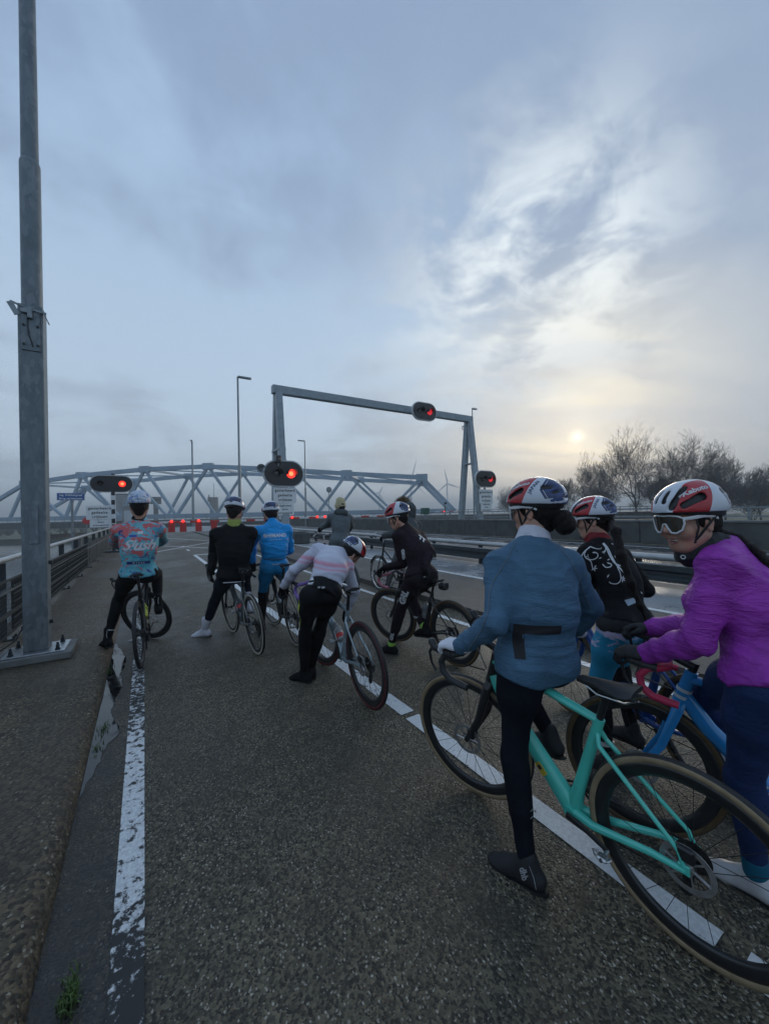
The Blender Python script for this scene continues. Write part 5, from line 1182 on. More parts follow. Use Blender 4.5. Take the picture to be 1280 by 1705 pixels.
    hv = sp.get('hemv', .12); S.cut(T(hip+u*hd), u-l0*hv-l0*0); S.cut(T(hip+u*hd), u+l0*hv)
    if sp.get('collar', True): S.cap(T(neck-u*.05*s), T(neck+(hc-neck)*.30), .068*s, .060*s, .03, inf=loose*.3)
    for q in 'LR': arm(S, q, loose*.8, .99)
    v, q_ = S.mesh(cres); v = relax(v, q_, 1, .4); segs = [(T(hip), T(mid), 1.0), (T(mid), T(neck), .7)]+[(T(J[a+'0']), T(J[a+'E']), 1.0) for a in 'LR']+[(T(J[a+'E']), T(J[a+'W']), 1.0) for a in 'LR']
    v = folds(v, q_, segs, sp.get('fold', .004), sp.get('ffr', 24), 4, 1); jk = soft(sp.get('jname', 'jacket'), v, q_, sp['jacket'], root)
    if sp.get('neckw'):
        S = Sdf(); n1 = neck-u*.035*s; n2 = neck+(hc+HR @ np.array((.015, 0, -.10))*s-neck)*sp.get('neckh', .62); S.cap(T(n1), T(n2), sp.get('nr', .074)*s, (sp.get('nr', .074)-.010)*s, .02, inf=.006); 
        if sp.get('chin'): S.cap(T(n2), T(hc+HR @ np.array((.015, 0, -.135))*s), .062*s, .05*s, .03, inf=.004)
        v, q_ = S.mesh(.006 if near > 1 else .009); v = relax(v, q_, 1, .4); v = folds(v, q_, [(T(n1), T(n2), 1)], .006, 60, 6, 5); soft('neck_warmer', v, q_, sp['neckw'], root)
    # hands
    for q in 'LR':
        hd_ = sp.get(q+'hand')
        if hd_ is None: hd_ = (unit(J[q+'W']-J[q+'E'])*.9+np.array((0, 0, -.25)), np.array((0, 0, -1.)), .85)
        S = hand_sdf(T(J[q+'W']), hd_[0], hd_[1], q, hd_[2], .97*s, .004 if sp.get('glove') else 0); v, q_ = S.mesh(.0042 if near > 1 else .0065); v = relax(v, q_, 1, .3); soft('glove', v, q_, sp.get('glove', C_black), root)
    # shoes
    for q in 'LR':
        fd = sp[q+'foot']; fw = bdir(fd[0], fd[1]); S, R, P = shoe_prims(T(J[q+'A']), fw, np.array((0, 0, 1.)), sp.get('shoe', 1.0)*s, sp.get('high', .03), .0); v, q_ = S.mesh(.0055 if near > 1 else .008); v = relax(v, q_, 1, .4)
        nm = sp.get('shoename', 'shoe'); o = soft(nm, v, q_, sp['shoes'], root)
        mb = MB(); k_ = sp.get('shoe', 1.0)*s; out = [(-.078, -.018), (-.083, 0), (-.078, .018), (-.05, .033), (.02, .033), (.10, .044), (.15, .040), (.185, .02), (.192, 0), (.18, -.025), (.14, -.042), (.09, -.042), (.02, -.031), (-.05, -.033)]
        vs = [P(x*1.0, y, -.098) for x, y in out]+[P(x*1.0, y, -.086) for x, y in out]; n = len(out); mb.add(vs, [tuple(range(n))[::-1], tuple(range(n, 2*n))]+[(i, (i+1) % n, n+(i+1) % n, n+i) for i in range(n)]); mb.build('sole', sp.get('sole', M_black), o)
        if sp.get('sock'):
            S = Sdf(); K, A = J[q+'K'], J[q+'A']; S.cap(T(A+(K-A)*sp.get('sockh', .32)), T(A-np.array((0, 0, .02))), .044*s, .041*s, .02); S.cut(T(A+(K-A)*sp.get('sockh', .32)), unit(A-K)); v, q_ = S.mesh(.008); soft('sock', v, q_, sp['sock'], root)
    # hair
    if sp.get('hair', True):
        S = Sdf(); S.ell(T(hc+HR @ np.array((-.022, 0, .025))*s), np.array((.098, .084, .102))*s, HR, .0, inf=.004); S.cap(T(hc+HR @ np.array((-.075, 0, -.03))*s), T(hc+HR @ np.array((-.062, 0, -.075))*s), .045*s, .036*s, .03, HR[:, 1], .8); S.cut(T(hc+HR @ np.array((.038, 0, 0))*s), HR @ np.array((-1, 0, .55))); v, q_ = S.mesh(.006); v = folds(v, q_, [(T(hc), T(hc+HR[:, 0]*.1), 1)], .002, 40, 30, 2); soft('hair', v, q_, M_hair, root)
    if sp.get('helmet'): sp['helm_o'] = add_helmet(root, hc, HR, sp['helmet'], s*sp.get('hs', 1.0), True, sp.get('htext', ()))
    if sp.get('cap'):
        pass
    return root, J, dict(neck=neck, hc=hc, HR=HR, u=u, f=f, l=l0, mid=mid, chest=chest, jacket=jk, tights=tight, T=T, s=s, hip=hip, O=O)
def glasses(root, D, frame, lens, s=1.0):
    HR, hc = D['HR'], D['hc']; P = lambda x, y, z: D['T'](hc+HR @ np.array((x, y, z))*s)
    def sh_(y, z): return P(.112-1.6*max(0, abs(y)-.01)**2*3.2-.02*(.02-z), y, z)
    half = [(0, .040), (.03, .042), (.058, .037), (.072, .028), (.073, .008), (.064, -.018), (.045, -.031), (.026, -.030), (.014, -.012), (.008, .004), (0, .007)]
    out = half+[(-y, z) for y, z in half[-2:0:-1]]
    fine_ = []
    for i in range(len(out)):
        a, b = np.array(out[i]), np.array(out[(i+1) % len(out)])
        for t in (0, .5): fine_.append(a+(b-a)*t)
    mb = MB(); mb.tube([sh_(*p) for p in fine_], .0038*s, 8, closed=True); g = mb.build('glasses_frame', frame, root, True)
    vs, fs = [], []; N = 29
    for i in range(N):
        y = -.07+.14*i/(N-1); ay = abs(y); zt = np.interp(ay, [0, .03, .058, .0725], [.040, .042, .037, .028]); zb = np.interp(ay, [0, .008, .014, .026, .045, .064, .073], [.007, .004, -.012, -.030, -.031, -.018, .008])
        for k in range(5): vs.append(sh_(y, zb+(zt-zb)*k/4))
    for i in range(N-1):
        for k in range(4): fs.append((i*5+k, (i+1)*5+k, (i+1)*5+k+1, i*5+k+1))
    MB().add(vs, fs).build('glasses_lens', lens, root, True)
    for y in (-1, 1): MB().tube([sh_(y*.071, .026), P(.065, y*.084, .026), P(.02, y*.088, .026), P(-.03, y*.088, .018), P(-.05, y*.084, .004)], [.0045, .005, .0045, .004, .003], 8, sq=(1.5, .6), up=HR[:, 2]).build('glasses_temple', frame, root, True)
def lump(root, name, prims, mat, res=.007, amp=.004, fr=40, seed=0):
    S = Sdf()
    for p in prims: S.cap(*p)
    v, q = S.mesh(res); v = relax(v, q, 1, .4); segs = [(np.array(p[0], float), np.array(p[1], float)+1e-4, 1) for p in prims]; v = folds(v, q, segs, amp, fr, 12, seed); return soft(name, v, q, mat, root)
M_lensg = simple('brown mirror lens', (.05, .04, .028), .06, 0, .3, 12, spec=.9, coat=.3)
F0 = lambda b, el=0, roll=0: (bdir(b, el), np.array((0, 0, 1.)))
DBG = False
# ---- bicycles first
F_teal = simple('mint green gloss frame paint', (.085, .60, .49), .22, 0, .06, 6, coat=.4); F_silver = simple('pale blue-silver frame paint', (.30, .37, .40), .25, .35, .08, 6, coat=.3); F_grey = simple('dark grey frame paint', (.10, .12, .125), .3, .2, .1, 6, coat=.3)
F_blue = simple('royal blue frame paint', (.015, .075, .30), .3, 0, .12, 6, coat=.3); F_sky = simple('sky blue frame paint', (.025, .27, .64), .25, 0, .1, 6, coat=.4); F_yel = simple('black frame with yellow', (.02, .022, .02), .3, 0, .1)
T_purple = simple('lilac bar tape', (.24, .15, .46), .6, 0, .1, 30, .1); T_pink = simple('dusty pink bar tape', (.47, .17, .22), .6, 0, .1, 30, .1); T_red = simple('crimson bar tape', (.50, .030, .085), .55, 0, .12, 40, .15)
bA = bike('black racing bicycle with its front wheel turned across, under the rider in the patterned jersey', (-.045, 4.72, 0), 6, -3, 58, 1.0, M_carbon, wall=M_tyre, depth=.05, crank=14, bottles=1, bottlemat=simple('yellow-green bottle', (.42, .5, .05), .4))
bB = bike('grey racing bicycle with cream tyre edges under the rider in the black jacket', (1.045, 4.42, 0), -4, -5, 3, 1.02, F_grey, M_carbon, M_hood, M_cream, bottles=1, bottle_red=True, bottlemat=simple('dark bottle', (.06, .065, .07), .4), crank=-75)
bC = bike('black racing bicycle under the rider dressed all in bright blue', (1.50, 4.45, 0), 1, -4, 12, 1.0, M_carbon, wall=M_cream, depth=.025, bottles=1, crank=-95)
bD = bike('pale silver-blue racing bicycle with lilac bar tape and red tyre edges', (1.50, 2.70, 0), 1.5, -3, 14, 1.0, F_silver, F_silver, T_purple, M_redwall, M_carbon, .055, bottles=1, bottle_red=True, crank=-85, seat=.68)
bE = bike('black racing bicycle with dusty pink bar tape and brown tyre edges', (2.63, 2.92, 0), -6, -3, 16, .98, M_carbon, tape=T_pink, wall=M_brown, depth=.06, bottles=2, bag=True, crank=-100, seat=.62, scale=.97)
bH = bike('mint green racing bicycle with tan tyre edges, nearest bicycle at the right', (1.592, .575, 0), -4.2, -4.5, 12, .965, F_teal, M_carbon, M_hood, M_tan, M_carbon, .05, bottles=0, crank=8, seat=.63, headmat=M_carbon)
bI = bike('royal blue bicycle under the rider in the black jersey with white scrolls', (2.49, .76, 0), 14, -3, 5, 1.02, F_blue, F_blue, M_hood, M_brown, M_carbon, .03, bottles=0, crank=-100, seat=.58)
bJ = bike('sky blue racing bicycle with crimson bar tape held by the smiling rider', (2.395, .065, 0), -24, -2, -3, .985, F_sky, F_sky, T_red, M_brown, M_carbon, .055, bottles=0, seat=.6, scale=.965, headmat=F_sky)
M_dec = simple('pale frame print', (.58, .66, .70), .35, 0, .06); M_yel = simple('yellow sticker', (.55, .42, .05), .4)
def band(bk, k0, k1, r_, mt, nm='frame_stripe'):
    t_, S_, d_ = bk; a = d_['crown']+d_['ax']*k0; b = d_['crown']+d_['ax']*k1; MB().tube([a, b], r_, 16, False).xf(S_).build(nm, mt, t_, True)
for k0, k1 in ((.018, .034), (.052, .068)): band(bJ, k0, k1, .0312, M_dec)
for bk, mt, word, sz, k_ in ((bH, M_yel, None, 0, .3), (bJ, M_dec, 'KNIGHT', .05, .42), (bD, M_dec, 'GIANT', .055, .5)):
    t_, S_, d_ = bk; a = d_['bb']; dn = unit(d_['crown']-a); up_ = np.array((-dn[2], 0, dn[0])); p = a+(d_['crown']-a)*k_+np.array((0, .0375, 0))
    if word: put_text(MB(), word, sz, p, -dn, -up_, (0, 1, 0), .002, 1.05).build('frame_lettering', mt, t_)
    else: MB().bbox(p+np.array((0, .002, 0)), (.055, .004, .03), .001, np.array([dn, (0, 1, 0), up_]).T).build('sticker', mt, t_); MB().bbox(p+np.array((0, .0042, 0))+dn*.008, (.018, .003, .018), .001, np.array([dn, (0, 1, 0), up_]).T).build('sticker_mark', M_black, t_)
city_bike('dark upright bicycle under the person in the fur-trimmed hood', (4.0, 5.55, 0), 0, M_dark)
city_bike('dark upright bicycle under the person in the yellow beanie', (3.08, 6.2, 0), -4, M_dark)
UP = np.array((0, 0, 1.))
# ---- A: patterned jersey
r, J, D = person('person seen from behind in a turquoise and coral patterned jersey, one foot on the kerb', dict(debug=DBG, s=1.05, male=True, hip=(231, 956, 4.38), neck=(232, 867, 1), tb=1, pb=2, head=(232, 840, 1), face=F0(2, -4), arch=.03,
    Lel=(190, 902, 1), Lwr=(205, 915, 1), Rel=(272, 899, 1), Rwr=(258, 910, 1), La=gnd(179, 1064, .17), Ra=at(264, 1008, 4.62), Lfoot=(-22, -8), Rfoot=(2, -6),
    tights=C_black, jacket=slush_mat(), jname='jersey', hem=-.04, loose=.012, fold=.004, shoes=C_black, high=.10, helmet=cap_mat(), glove=C_black, neckw=C_black, near=1, hair=True))
bv = bvh_of(D['jacket']); T = D['T']; back = -D['f']; cen = T(D['mid']*.15+D['chest']*.85); lf = -D['l']
wrap_text(r, bv, 'Slush', .155, C_ink, cen-D['u']*.05, lf, D['u']+lf*.10, back, .004, .95, .35)
for (dx_, dz_, w_, h_, mt) in ((0.0, -.245, .22, .032, simple('navy print', (.02, .03, .16), .6)), (-.055, .055, .07, .025, simple('blue print', (.03, .1, .40), .6)), (.015, .09, .05, .03, C_ink), (.0, -.10, .07, .02, simple('pale blue print', (.25, .45, .55), .6))):
    o_ = cen+lf*dx_+D['u']*dz_; wrap(r, 'print', bv, [(-w_/2, -h_/2, 0), (w_/2, -h_/2, 0), (w_/2, h_/2, 0), (-w_/2, h_/2, 0)], [(0, 1, 2, 3)], mt, o_, lf, D['u'], back, .0012, 3)
wrap_text(r, bv, 'W T C A E', .022, C_ink, cen-D['u']*.245, lf, D['u'], back, .001, 1.1, off=.003)
for q in 'LR':
    K, A = J[q+'K'], J[q+'A']; fw = unit(A-K); bx = -D['f']; mb = MB(); c0 = T(A)+bx*.040; mb.tube([c0+UP*.10-bx*.0, c0+UP*.05+D['l']*.006, c0+UP*.0-D['l']*.004, c0-UP*.045], .004, 6, sq=(1, 1)); mb.build('reflective_strip', C_refl, r, True)
    MB().lathe([(.047, -.006), (.048, 0), (.047, .006)], T(A-fw*.10), -fw, 18).build('cuff_band', C_refl, r, True)
# ---- B: black jacket
r, J, D = person('person in a black jacket with white overshoes and a lime neck warmer, seen from behind', dict(debug=DBG, s=1.05, male=True, hip=(390, 958, 4.66), neck=(389, 868, 1), tb=12, pb=5, head=(391, 850, 1), face=F0(28, -22), arch=.045,
    Lel=(356, 918, 1), Lwr=(352, 948, -1), Rw=hood(bB, 'R'), La=gnd(341, 1048, .09), Ra=at(415, 1008, 4.85), Lfoot=(-50, -6), Rfoot=(0, -10),
    tights=C_navy, jacket=C_black, hem=-.05, loose=.022, W=dict(wa=.15), fold=.005, shoes=C_white, high=.12, helmet=H_white, glove=C_black, neckw=C_lime, neckh=.75, nr=.08, near=1, shoe=1.0, Lhand=(np.array((-.05, .2, -1)), np.array((1., 0, 0)), .35)))
for q in 'LR':
    K, A = J[q+'K'], J[q+'A']; lump(r, 'overshoe_cuff', [(D['T'](A), D['T'](A+(K-A)*.36), .043, .050, .02)], C_white, .008, .002)
P_ = [D['T'](D['hip']-D['u']*.065*1.05+D['l']*x-D['f']*(.132-.9*x*x)) for x in np.linspace(-.12, .12, 11)]
mb = MB(); mb.tube(P_, .0065, 6); mb.build('hem_piping', C_refl, r, True)
# ---- C: bright blue kit
r, J, D = person('person dressed all in bright blue cycling kit with white chest-high lettering on the back', dict(debug=DBG, s=1.0, male=True, hip=(457, 944, 5.05), neck=(455, 872, 1), tb=6, pb=14, head=(450, 856, 1), face=F0(-6, -12), arch=.04,
    Lw=hood(bC, 'L'), Lhint=at(424, 906, 5.1), Rw=hood(bC, 'R'), Rhint=at(486, 906, 5.2), La=at(436, 1040, 5.05), Ra=at(473, 1015, 5.15), Lfoot=(0, -6), Rfoot=(0, -8),
    tights=C_black, shorts=C_blue2, jacket=C_blue, jname='jersey', hem=.015, loose=.012, fold=.0085, ffr=38, shoes=C_black, helmet=H_white, glove=C_black, neckw=C_black, neckh=.8, near=1))
bv = bvh_of(D['jacket']); lf = -D['l']; o_ = D['T'](D['chest']+D['u']*.0); wrap_text(r, bv, 'SHIMANO', .062, C_ink, o_+D['u']*.03, lf, D['u'], -D['f'], .003, 1.05); wrap_text(r, bv, 'the cyclists team', .020, C_ink, o_-D['u']*.02, lf, D['u'], -D['f'], .0, 1.1)
wrap_text(r, bv, 'SHIMANO', .024, C_ink, D['T'](D['hip']+D['u']*.04), lf, D['u'], -D['f'], .001)
mb = MB(); mb.tube([D['T'](D['hip']+D['u']*(.10+.9*abs(x)**2)+D['l']*x-D['f']*(.15-1.6*x*x)) for x in np.linspace(-.15, .15, 13)], .006, 6); mb.build('pocket_edge', C_dk, r, True)
# ---- D: white and pink jacket, bending
r, J, D = person('person in a white and pink wind jacket bending down over the handlebar', dict(debug=DBG, s=.98, hip=(534, 992, 3.34), neck=(558, 921, 1), tb=5, pb=4, head=(585, 922, 1), face=(cdir(.55, -.75, .55), cdir(.70, .35, .45)), arch=.075, shL=(522, 916, 1), shR=(580, 946, -1),
    Lel=(490, 950, 1), Lwr=(473, 976, 1), lw=.86, W=dict(hp=.078), Rel=(590, 985, 1), Rwr=(578, 1016, 1), La=gnd(506, 1119, .09), Ra=gnd(518, 1112, .09), Lfoot=(-28, -6), Rfoot=(8, -4),
    tights=C_black, jacket=pink_mat(), hem=.10, loose=.014, fold=.007, ffr=26, shoes=C_black, high=.08, helmet=H_team, glove=C_black, neckw=C_black, near=2))
S = Sdf(); T = D['T']
S.cap(T(D['hip']-D['f']*.012+D['u']*.17), T(D['hip']-D['f']*.02-D['u']*.03), .128, .150, .05, D['f'], 1.2); S.cut(T(D['hip']-D['u']*.035), D['u']); v, q = S.mesh(.012); v = relax(v, q, 2); v = folds(v, q, [(T(D['hip']), T(D['mid']), 1)], .004, 20, 5); jo = soft('jersey_pockets', v, q, C_black, r)
bv = bvh_of(jo); nb = unit(cdir(-.1, .3, -1)); wrap_text(r, bv, 'GIANT', .026, C_ink, T(D['hip']+D['u']*.06+D['l']*.10), cdir(1, -.05, 0), cdir(0, 1, .3), nb, .002); wrap(r, 'print', bv, [(-.03, 0, 0), (.03, 0, 0), (0, .045, 0)], [(0, 1, 2)], C_ink, T(D['hip']+D['u']*.10+D['l']*.10), cdir(1, -.05, 0), cdir(0, 1, .3), nb, .002, 2); wrap_text(r, bv, 'LIV  LIV', .018, C_ink, T(D['hip']+D['u']*.085-D['l']*.03), cdir(1, -.05, 0), cdir(0, 1, .3), nb, .001)
bv = bvh_of(D['tights']); K, H_ = J['LK'], J['LH']; dn = unit(K-H_); sd_ = cdir(-1, 0, -.35); vv = -dn
pts = [(0, .17), (.012, .10), (.010, .0), (-.004, -.10), (-.012, -.15)]; vs, fs = ribbon(pts, .034); wrap(r, 'neon_panel', bv, vs, fs, C_neon, T((K+H_)/2)+cdir(-1, 0, -.1)*.05, np.cross(vv, sd_)*1.0, vv, sd_, .0015, 2)
# ---- E: dark kit, head turned left
r, J, D = person('person in dark plum kit with white lettering, astride with the head turned left', dict(debug=DBG, s=1.0, hip=(701, 962, 4.05), neck=(678, 884, 1), tb=-12, pb=-6, head=(660, 861, 1), face=(cdir(-.90, -.30, .22), UP), arch=.055,
    Lw=hood(bE, 'L', .09, .085), Lhint=at(668, 926, 4.15), Rel=(716, 918, -1), Rwr=(707, 946, -1), La=gnd(651, 1075, .09), Ra=at(708, 1046, 4.12), Lfoot=(-30, -6), Rfoot=(-5, -8),
    tights=C_plum, jacket=C_plum, jname='jersey', hem=-.02, loose=.011, fold=.0045, shoes=C_black, sock=C_limesock, sockh=.12, helmet=H_team, glove=C_black, neckw=C_dk, neckh=.5, near=2, Rhand=(np.array((.1, -.4, -.8)), np.array((-1., .2, 0)), .6)))
glasses(r, D, M_wht, M_lensg); bv = bvh_of(D['tights']); K, H_ = J['LK'], J['LH']; ax_ = unit(H_-K); nn_ = unit(cdir(-.45, .1, -1)); wrap_text(r, bv, 'GRL', .095, C_ink, D['T'](K*.55+H_*.45)+nn_*.05, ax_, unit(np.cross(nn_, ax_)), nn_, .006, .95, off=.002); pass
K, A = J['LK'], J['LA']; ax_ = unit(K-A); wrap_text(r, bv, 'GRL', .05, C_ink, D['T'](K*.28+A*.72)+nn_*.03, ax_, unit(np.cross(nn_, ax_)), nn_, .003, .95, off=.002)
bv = bvh_of(D['jacket']); nn_ = unit(cdir(.25, .15, -1)); wrap_text(r, bv, 'TT', .07, C_ink, D['T'](D['chest']+D['u']*.05-D['l']*.10), unit(cdir(.8, -.6, 0)), unit(cdir(.6, .8, 0)), nn_, .005); nn_ = unit(cdir(-.8, 0, -.7)); wrap_text(r, bv, 'GRL', .06, C_ink, D['T'](D['chest']-D['u']*.10+D['f']*.02), cdir(.1, -1, .2), cdir(1, .1, -.6), nn_, .005)
MB().tube([D['T'](D['hip']+D['u']*.03+cdir(x, .35*x*.2, -.55)*.155) for x in np.linspace(-.3, .3, 7)], .0045, 6).build('pocket_stripe', C_refl, r, True)
# ---- F: fur hood, behind
r, J, D = person('person in a dark coat with a fur-trimmed hood, partly behind another rider', dict(debug=DBG, s=1.0, hip=(677, 902, 7.25), neck=(682, 866, 1), tb=-8, pb=-5, head=(677, 846, 1), face=F0(-20, -5), arch=.03,
    Lel=(656, 893, 1), Lwr=(640, 893, 1), Rel=(690, 895, 1), Rwr=(668, 895, 1), La=(3.86, 6.15, .09), Ra=(4.17, 6.05, .36), Lfoot=(0, -5), Rfoot=(0, -5), tights=C_grey, jacket=C_coat, jname='coat', hem=-.20, loose=.045, fold=.006, shoes=C_black, glove=C_black, near=0, hair=False))
hc, HR, T = D['hc'], D['HR'], D['T']; lump(r, 'hood', [(T(hc+HR @ np.array((-.03, 0, .03))), T(D['neck']), .15, .12, .03)], C_coat, .012, .006, 20)
mb = MB(); rg = random.Random(3)
for i in range(2600):
    a_ = rg.uniform(-.9, math.pi+.9); rr = .165; b_ = hc+HR @ np.array((.075+rg.gauss(0, .03), rr*math.cos(a_), .04+rr*math.sin(a_)*1.0)); dv = HR @ unit(np.array((rg.gauss(.2, .5), math.cos(a_)+rg.gauss(0, .35), math.sin(a_)+rg.gauss(0, .35)))); ln = rg.uniform(.07, .14); w_ = np.cross(dv, FW)*.005; b_ = T(b_); mb.add([b_-w_, b_+w_, b_+dv*ln+UP*-.01], [(0, 1, 2)])
o = mb.build('fur_trim', M_fur, r); o['kind'] = 'stuff'
# ---- G: yellow beanie
r, J, D = person('person in a grey hooded coat and a pale yellow knitted beanie', dict(debug=DBG, s=1.0, hip=(567, 902, 7.2), neck=(566, 857, 1), tb=6, pb=0, head=(566, 844, 1), face=F0(0, 0), arch=.02,
    Lel=(545, 874, 1), Lwr=(535, 878, 1), Rel=(583, 876, 1), Rwr=(580, 884, 1), La=(2.9, 6.7, .09), Ra=(3.26, 6.75, .33), Lfoot=(0, -5), Rfoot=(0, -5), tights=C_coat, jacket=C_coatl, jname='coat', hem=-.16, loose=.03, fold=.007, shoes=C_black, glove=C_black, near=0))
hc, HR, T = D['hc'], D['HR'], D['T']; lump(r, 'beanie', [(T(hc+HR @ np.array((-.015, 0, .03))), T(hc+HR @ np.array((-.02, 0, .10))), .112, .09, .03)], C_cream, .01, .005, 60); lump(r, 'hood', [(T(D['neck']+D['l']*.06-D['f']*.07), T(D['neck']-D['l']*.06-D['f']*.07), .08, .08, .03)], C_coat, .012, .006, 20)
# ---- H: slate blue jersey, nearest
JAP = ('JAPAN', .024, simple('navy helmet print', (.03, .05, .14), .5), (-.045, .09, .103), (-.48, 0, .88), (.88, 0, .48), (0, 1, .3), dict(bold=.0008, space=1.15))
KAB = ('Kabuto', .036, C_ink, (.03, .08, .122), (-.97, 0, .06), (.06, .0, .97), (0, .80, .60), dict(bold=.0012, shear=.3))
r, J, D = person('person in a slate blue jersey seen from behind, astride the mint green bicycle', dict(debug=DBG, s=.945, hip=(893, 1102, 1.74), neck=(886, 903, 1), tb=36, pb=18, head=(889, 852, 1), face=(cdir(-.70, -.10, .70), UP), arch=.03,
    Lw=hood(bH, 'L', .10), Lhint=at(818, 1015, 1.70), Rel=(984, 1012, 1), Rwr=(955, 1052, 1), La=gnd(877, 1434, .09), Ra=at(914, 1222, 1.93), Rkb=4, Lkb=0, Lfoot=(-14, -5), Rfoot=(12, -12), shoe=1.02,
    tights=C_tightsH, jacket=C_teal, jname='jersey', hem=-.105, hemtilt=.1, hemv=.34, sd=.088, loose=.014, W=dict(wa=.162, ch=.157, hp=.080), fold=.006, ffr=34, shoes=C_dk, shoename='overshoe', high=.02, helmet=H_team, glove=C_white, neckw=C_whiteneck, neckh=.46, nr=.084, collar=False, near=3, htext=(JAP, KAB), Lhand=(bfwd(bH), np.array((.35, 0, -1)), .8), Rhand=(bfwd(bH), np.array((-.35, 0, -1)), .8)))
HJ, HD = J, D; T = D['T']; glasses(r, D, M_wht, M_lensg, .945); hc, HR = D['hc'], D['HR']
lump(r, 'hair_bun', [(T(hc+HR @ np.array((-.125, -.005, -.055))), T(hc+HR @ np.array((-.135, -.005, -.075))), .050, .046, .01)], M_hair, .0045, .0035, 110, 3)
bv = bvh_of(D['jacket']); bk = unit(-D['f']*.9+cdir(0, 0, -1)*.5); lf = unit(np.cross(D['u'], bk)); o_ = T(D['hip']+D['u']*.150)-lf*.045; up_ = D['u']
a_, h_, w_ = .215, .028, .125
wrap(r, 'back_mark', bv, [(-.085, .045, 0), (.105, .045, 0), (.105, .006, 0), (-.043, .006, 0), (-.043, -.10, 0), (-.085, -.10, 0)], [(0, 1, 2, 3), (0, 3, 4, 5)], C_dk, o_, lf, up_, bk, .0016, 3)
def seam(pts, w, parent, bvh, mat, nm='seam_tape'):
    c = np.mean(pts, 0)
    for a, b in zip(pts[:-1], pts[1:]):
        pass
def proj_tube(pts, nrm, bvh, r_, mat, nm, parent, sq=(1, .35)):
    P = []
    for i in range(len(pts)-1):
        for t in np.linspace(0, 1, 7)[:-1]: P.append(pts[i]+(pts[i+1]-pts[i])*t)
    P.append(pts[-1]); Q = []
    for p in P:
        h = bvh.ray_cast(Vector(p+nrm*.2), Vector(-nrm), .45)
        if h[0] is not None: Q.append(np.array(h[0])+np.array(h[1])*.0004)
    if len(Q) > 2: return MB().tube(Q, r_, 6, sq=sq, up=nrm).build(nm, mat, parent, True)
def pxp(px, d): return T(at(px[0], px[1], d))
vd = -unit(at(840, 980, 1.8)-CP)
proj_tube([pxp(p, 1.8) for p in ((858, 905), (843, 935), (823, 968), (817, 985), (815, 1015), (806, 1042), (790, 1066), (776, 1088))], vd, bv, .0038, C_seam, 'seam_tape', r)
proj_tube([pxp(p, 1.85) for p in ((930, 912), (950, 935), (962, 960), (972, 990), (983, 1015))], -unit(at(955, 960, 1.8)-CP), bv, .0035, C_seam, 'seam_tape', r)
for o in r.children:
    if o.name.startswith('overshoe') and o.location.length < 1e9: pass
A = J['LA']; fw = bdir(-14, -5); lfv = unit(np.cross(UP, fw)); mb = MB(); oo = [c for c in r.children if c.name.startswith('overshoe')][0]; bv2 = bvh_of(oo); vd = -unit(at(885, 1465, 1.6)-CP)
proj_tube([T(at(881, 1444, 1.6)), T(at(888, 1462, 1.6)), T(at(892, 1481, 1.6))], vd, bv2, .0035, C_refl, 'reflective_strip', r); wrap_text(r, bv2, 'dhb', .036, C_refl, T(at(872, 1456, 1.6)), -unit(CU*.96+CR*-.25), unit(CR*.96+CU*.25), vd, .0012, 1.0)
bv3 = bvh_of(D['tights']); vd = -unit(at(885, 1350, 1.6)-CP)
for k_ in range(2): proj_tube([T(at(883, 1352+k_*12, 1.6)), T(at(893, 1342+k_*12, 1.6)), T(at(897, 1334+k_*12, 1.6))], vd, bv3, .0035, C_refl, 'reflective_strip', r)
bvg = None
# ---- I: black floral jersey
r, J, D = person('person in a black jersey with white floral scrolls and a long ponytail, red neck warmer', dict(debug=DBG, s=.95, hip=(1040, 1042, 2.28), neck=(1003, 908, 1), tb=2, pb=10, head=(985, 867, 1), face=(cdir(-.86, -.16, .50), UP), arch=.045,
    Lw=hood(bI, 'L', .2), Rw=hood(bI, 'R', .2), La=gnd(1012, 1262, .09), Ra=at(1052, 1214, 2.45), Lkb=25, Rkb=25, Lfoot=(0, -8), Rfoot=(10, -5),
    W=dict(hp=.086), tights=C_black, shorts=thigh_mat(), jacket=C_black, jname='jersey', hem=-.03, loose=.011, fold=.004, shoes=C_dk, helmet=H_team, glove=C_black, neckw=C_redneck, neckh=.62, nr=.078, collar=False, thighcap=False, near=2, htext=(JAP, KAB)))
glasses(r, D, M_wht, M_lensg, .95); T = D['T']; hc, HR = D['hc'], D['HR']
pt = [T(hc+HR @ np.array((-.11, 0, -.02)))]+[T(at(x, y, d)) for x, y, d in ((1025, 885, 2.22), (1034, 925, 2.16), (1050, 970, 2.12), (1066, 1010, 2.1), (1078, 1040, 2.1))]
lump(r, 'ponytail', [(a, b, r0, r1, .03) for a, b, r0, r1 in zip(pt[:-1], pt[1:], (.022, .024, .022, .018, .012), (.024, .022, .018, .012, .005))], M_hair, .005, .0022, 60, 4)
bv = bvh_of(D['jacket']); vdir = at(1000, 950, 2.2)-CP; nn_ = -unit(vdir); dd_ = 2.25
def pxcurl(px, w, name='scroll', taper=False):
    Q = []; px = [np.array(p, float) for p in px]
    for i in range(len(px)-1):
        p0, p1, p2, p3 = px[max(0, i-1)], px[i], px[i+1], px[min(len(px)-1, i+2)]
        for t in np.linspace(0, 1, 6)[:-1]: Q.append(.5*((2*p1)+(p2-p0)*t+(2*p0-5*p1+4*p2-p3)*t*t+(3*p1-p0-3*p2+p3)*t**3))
    Q.append(px[-1]); k = dd_/640; pts = [((q[0]-1000)*k, -(q[1]-950)*k) for q in Q]; vs, fs = ribbon(pts, w, taper); wrap(r, name, bv, vs, fs, C_ink, T(at(1000, 950, dd_)), CR, CU, nn_, .0014, 1)
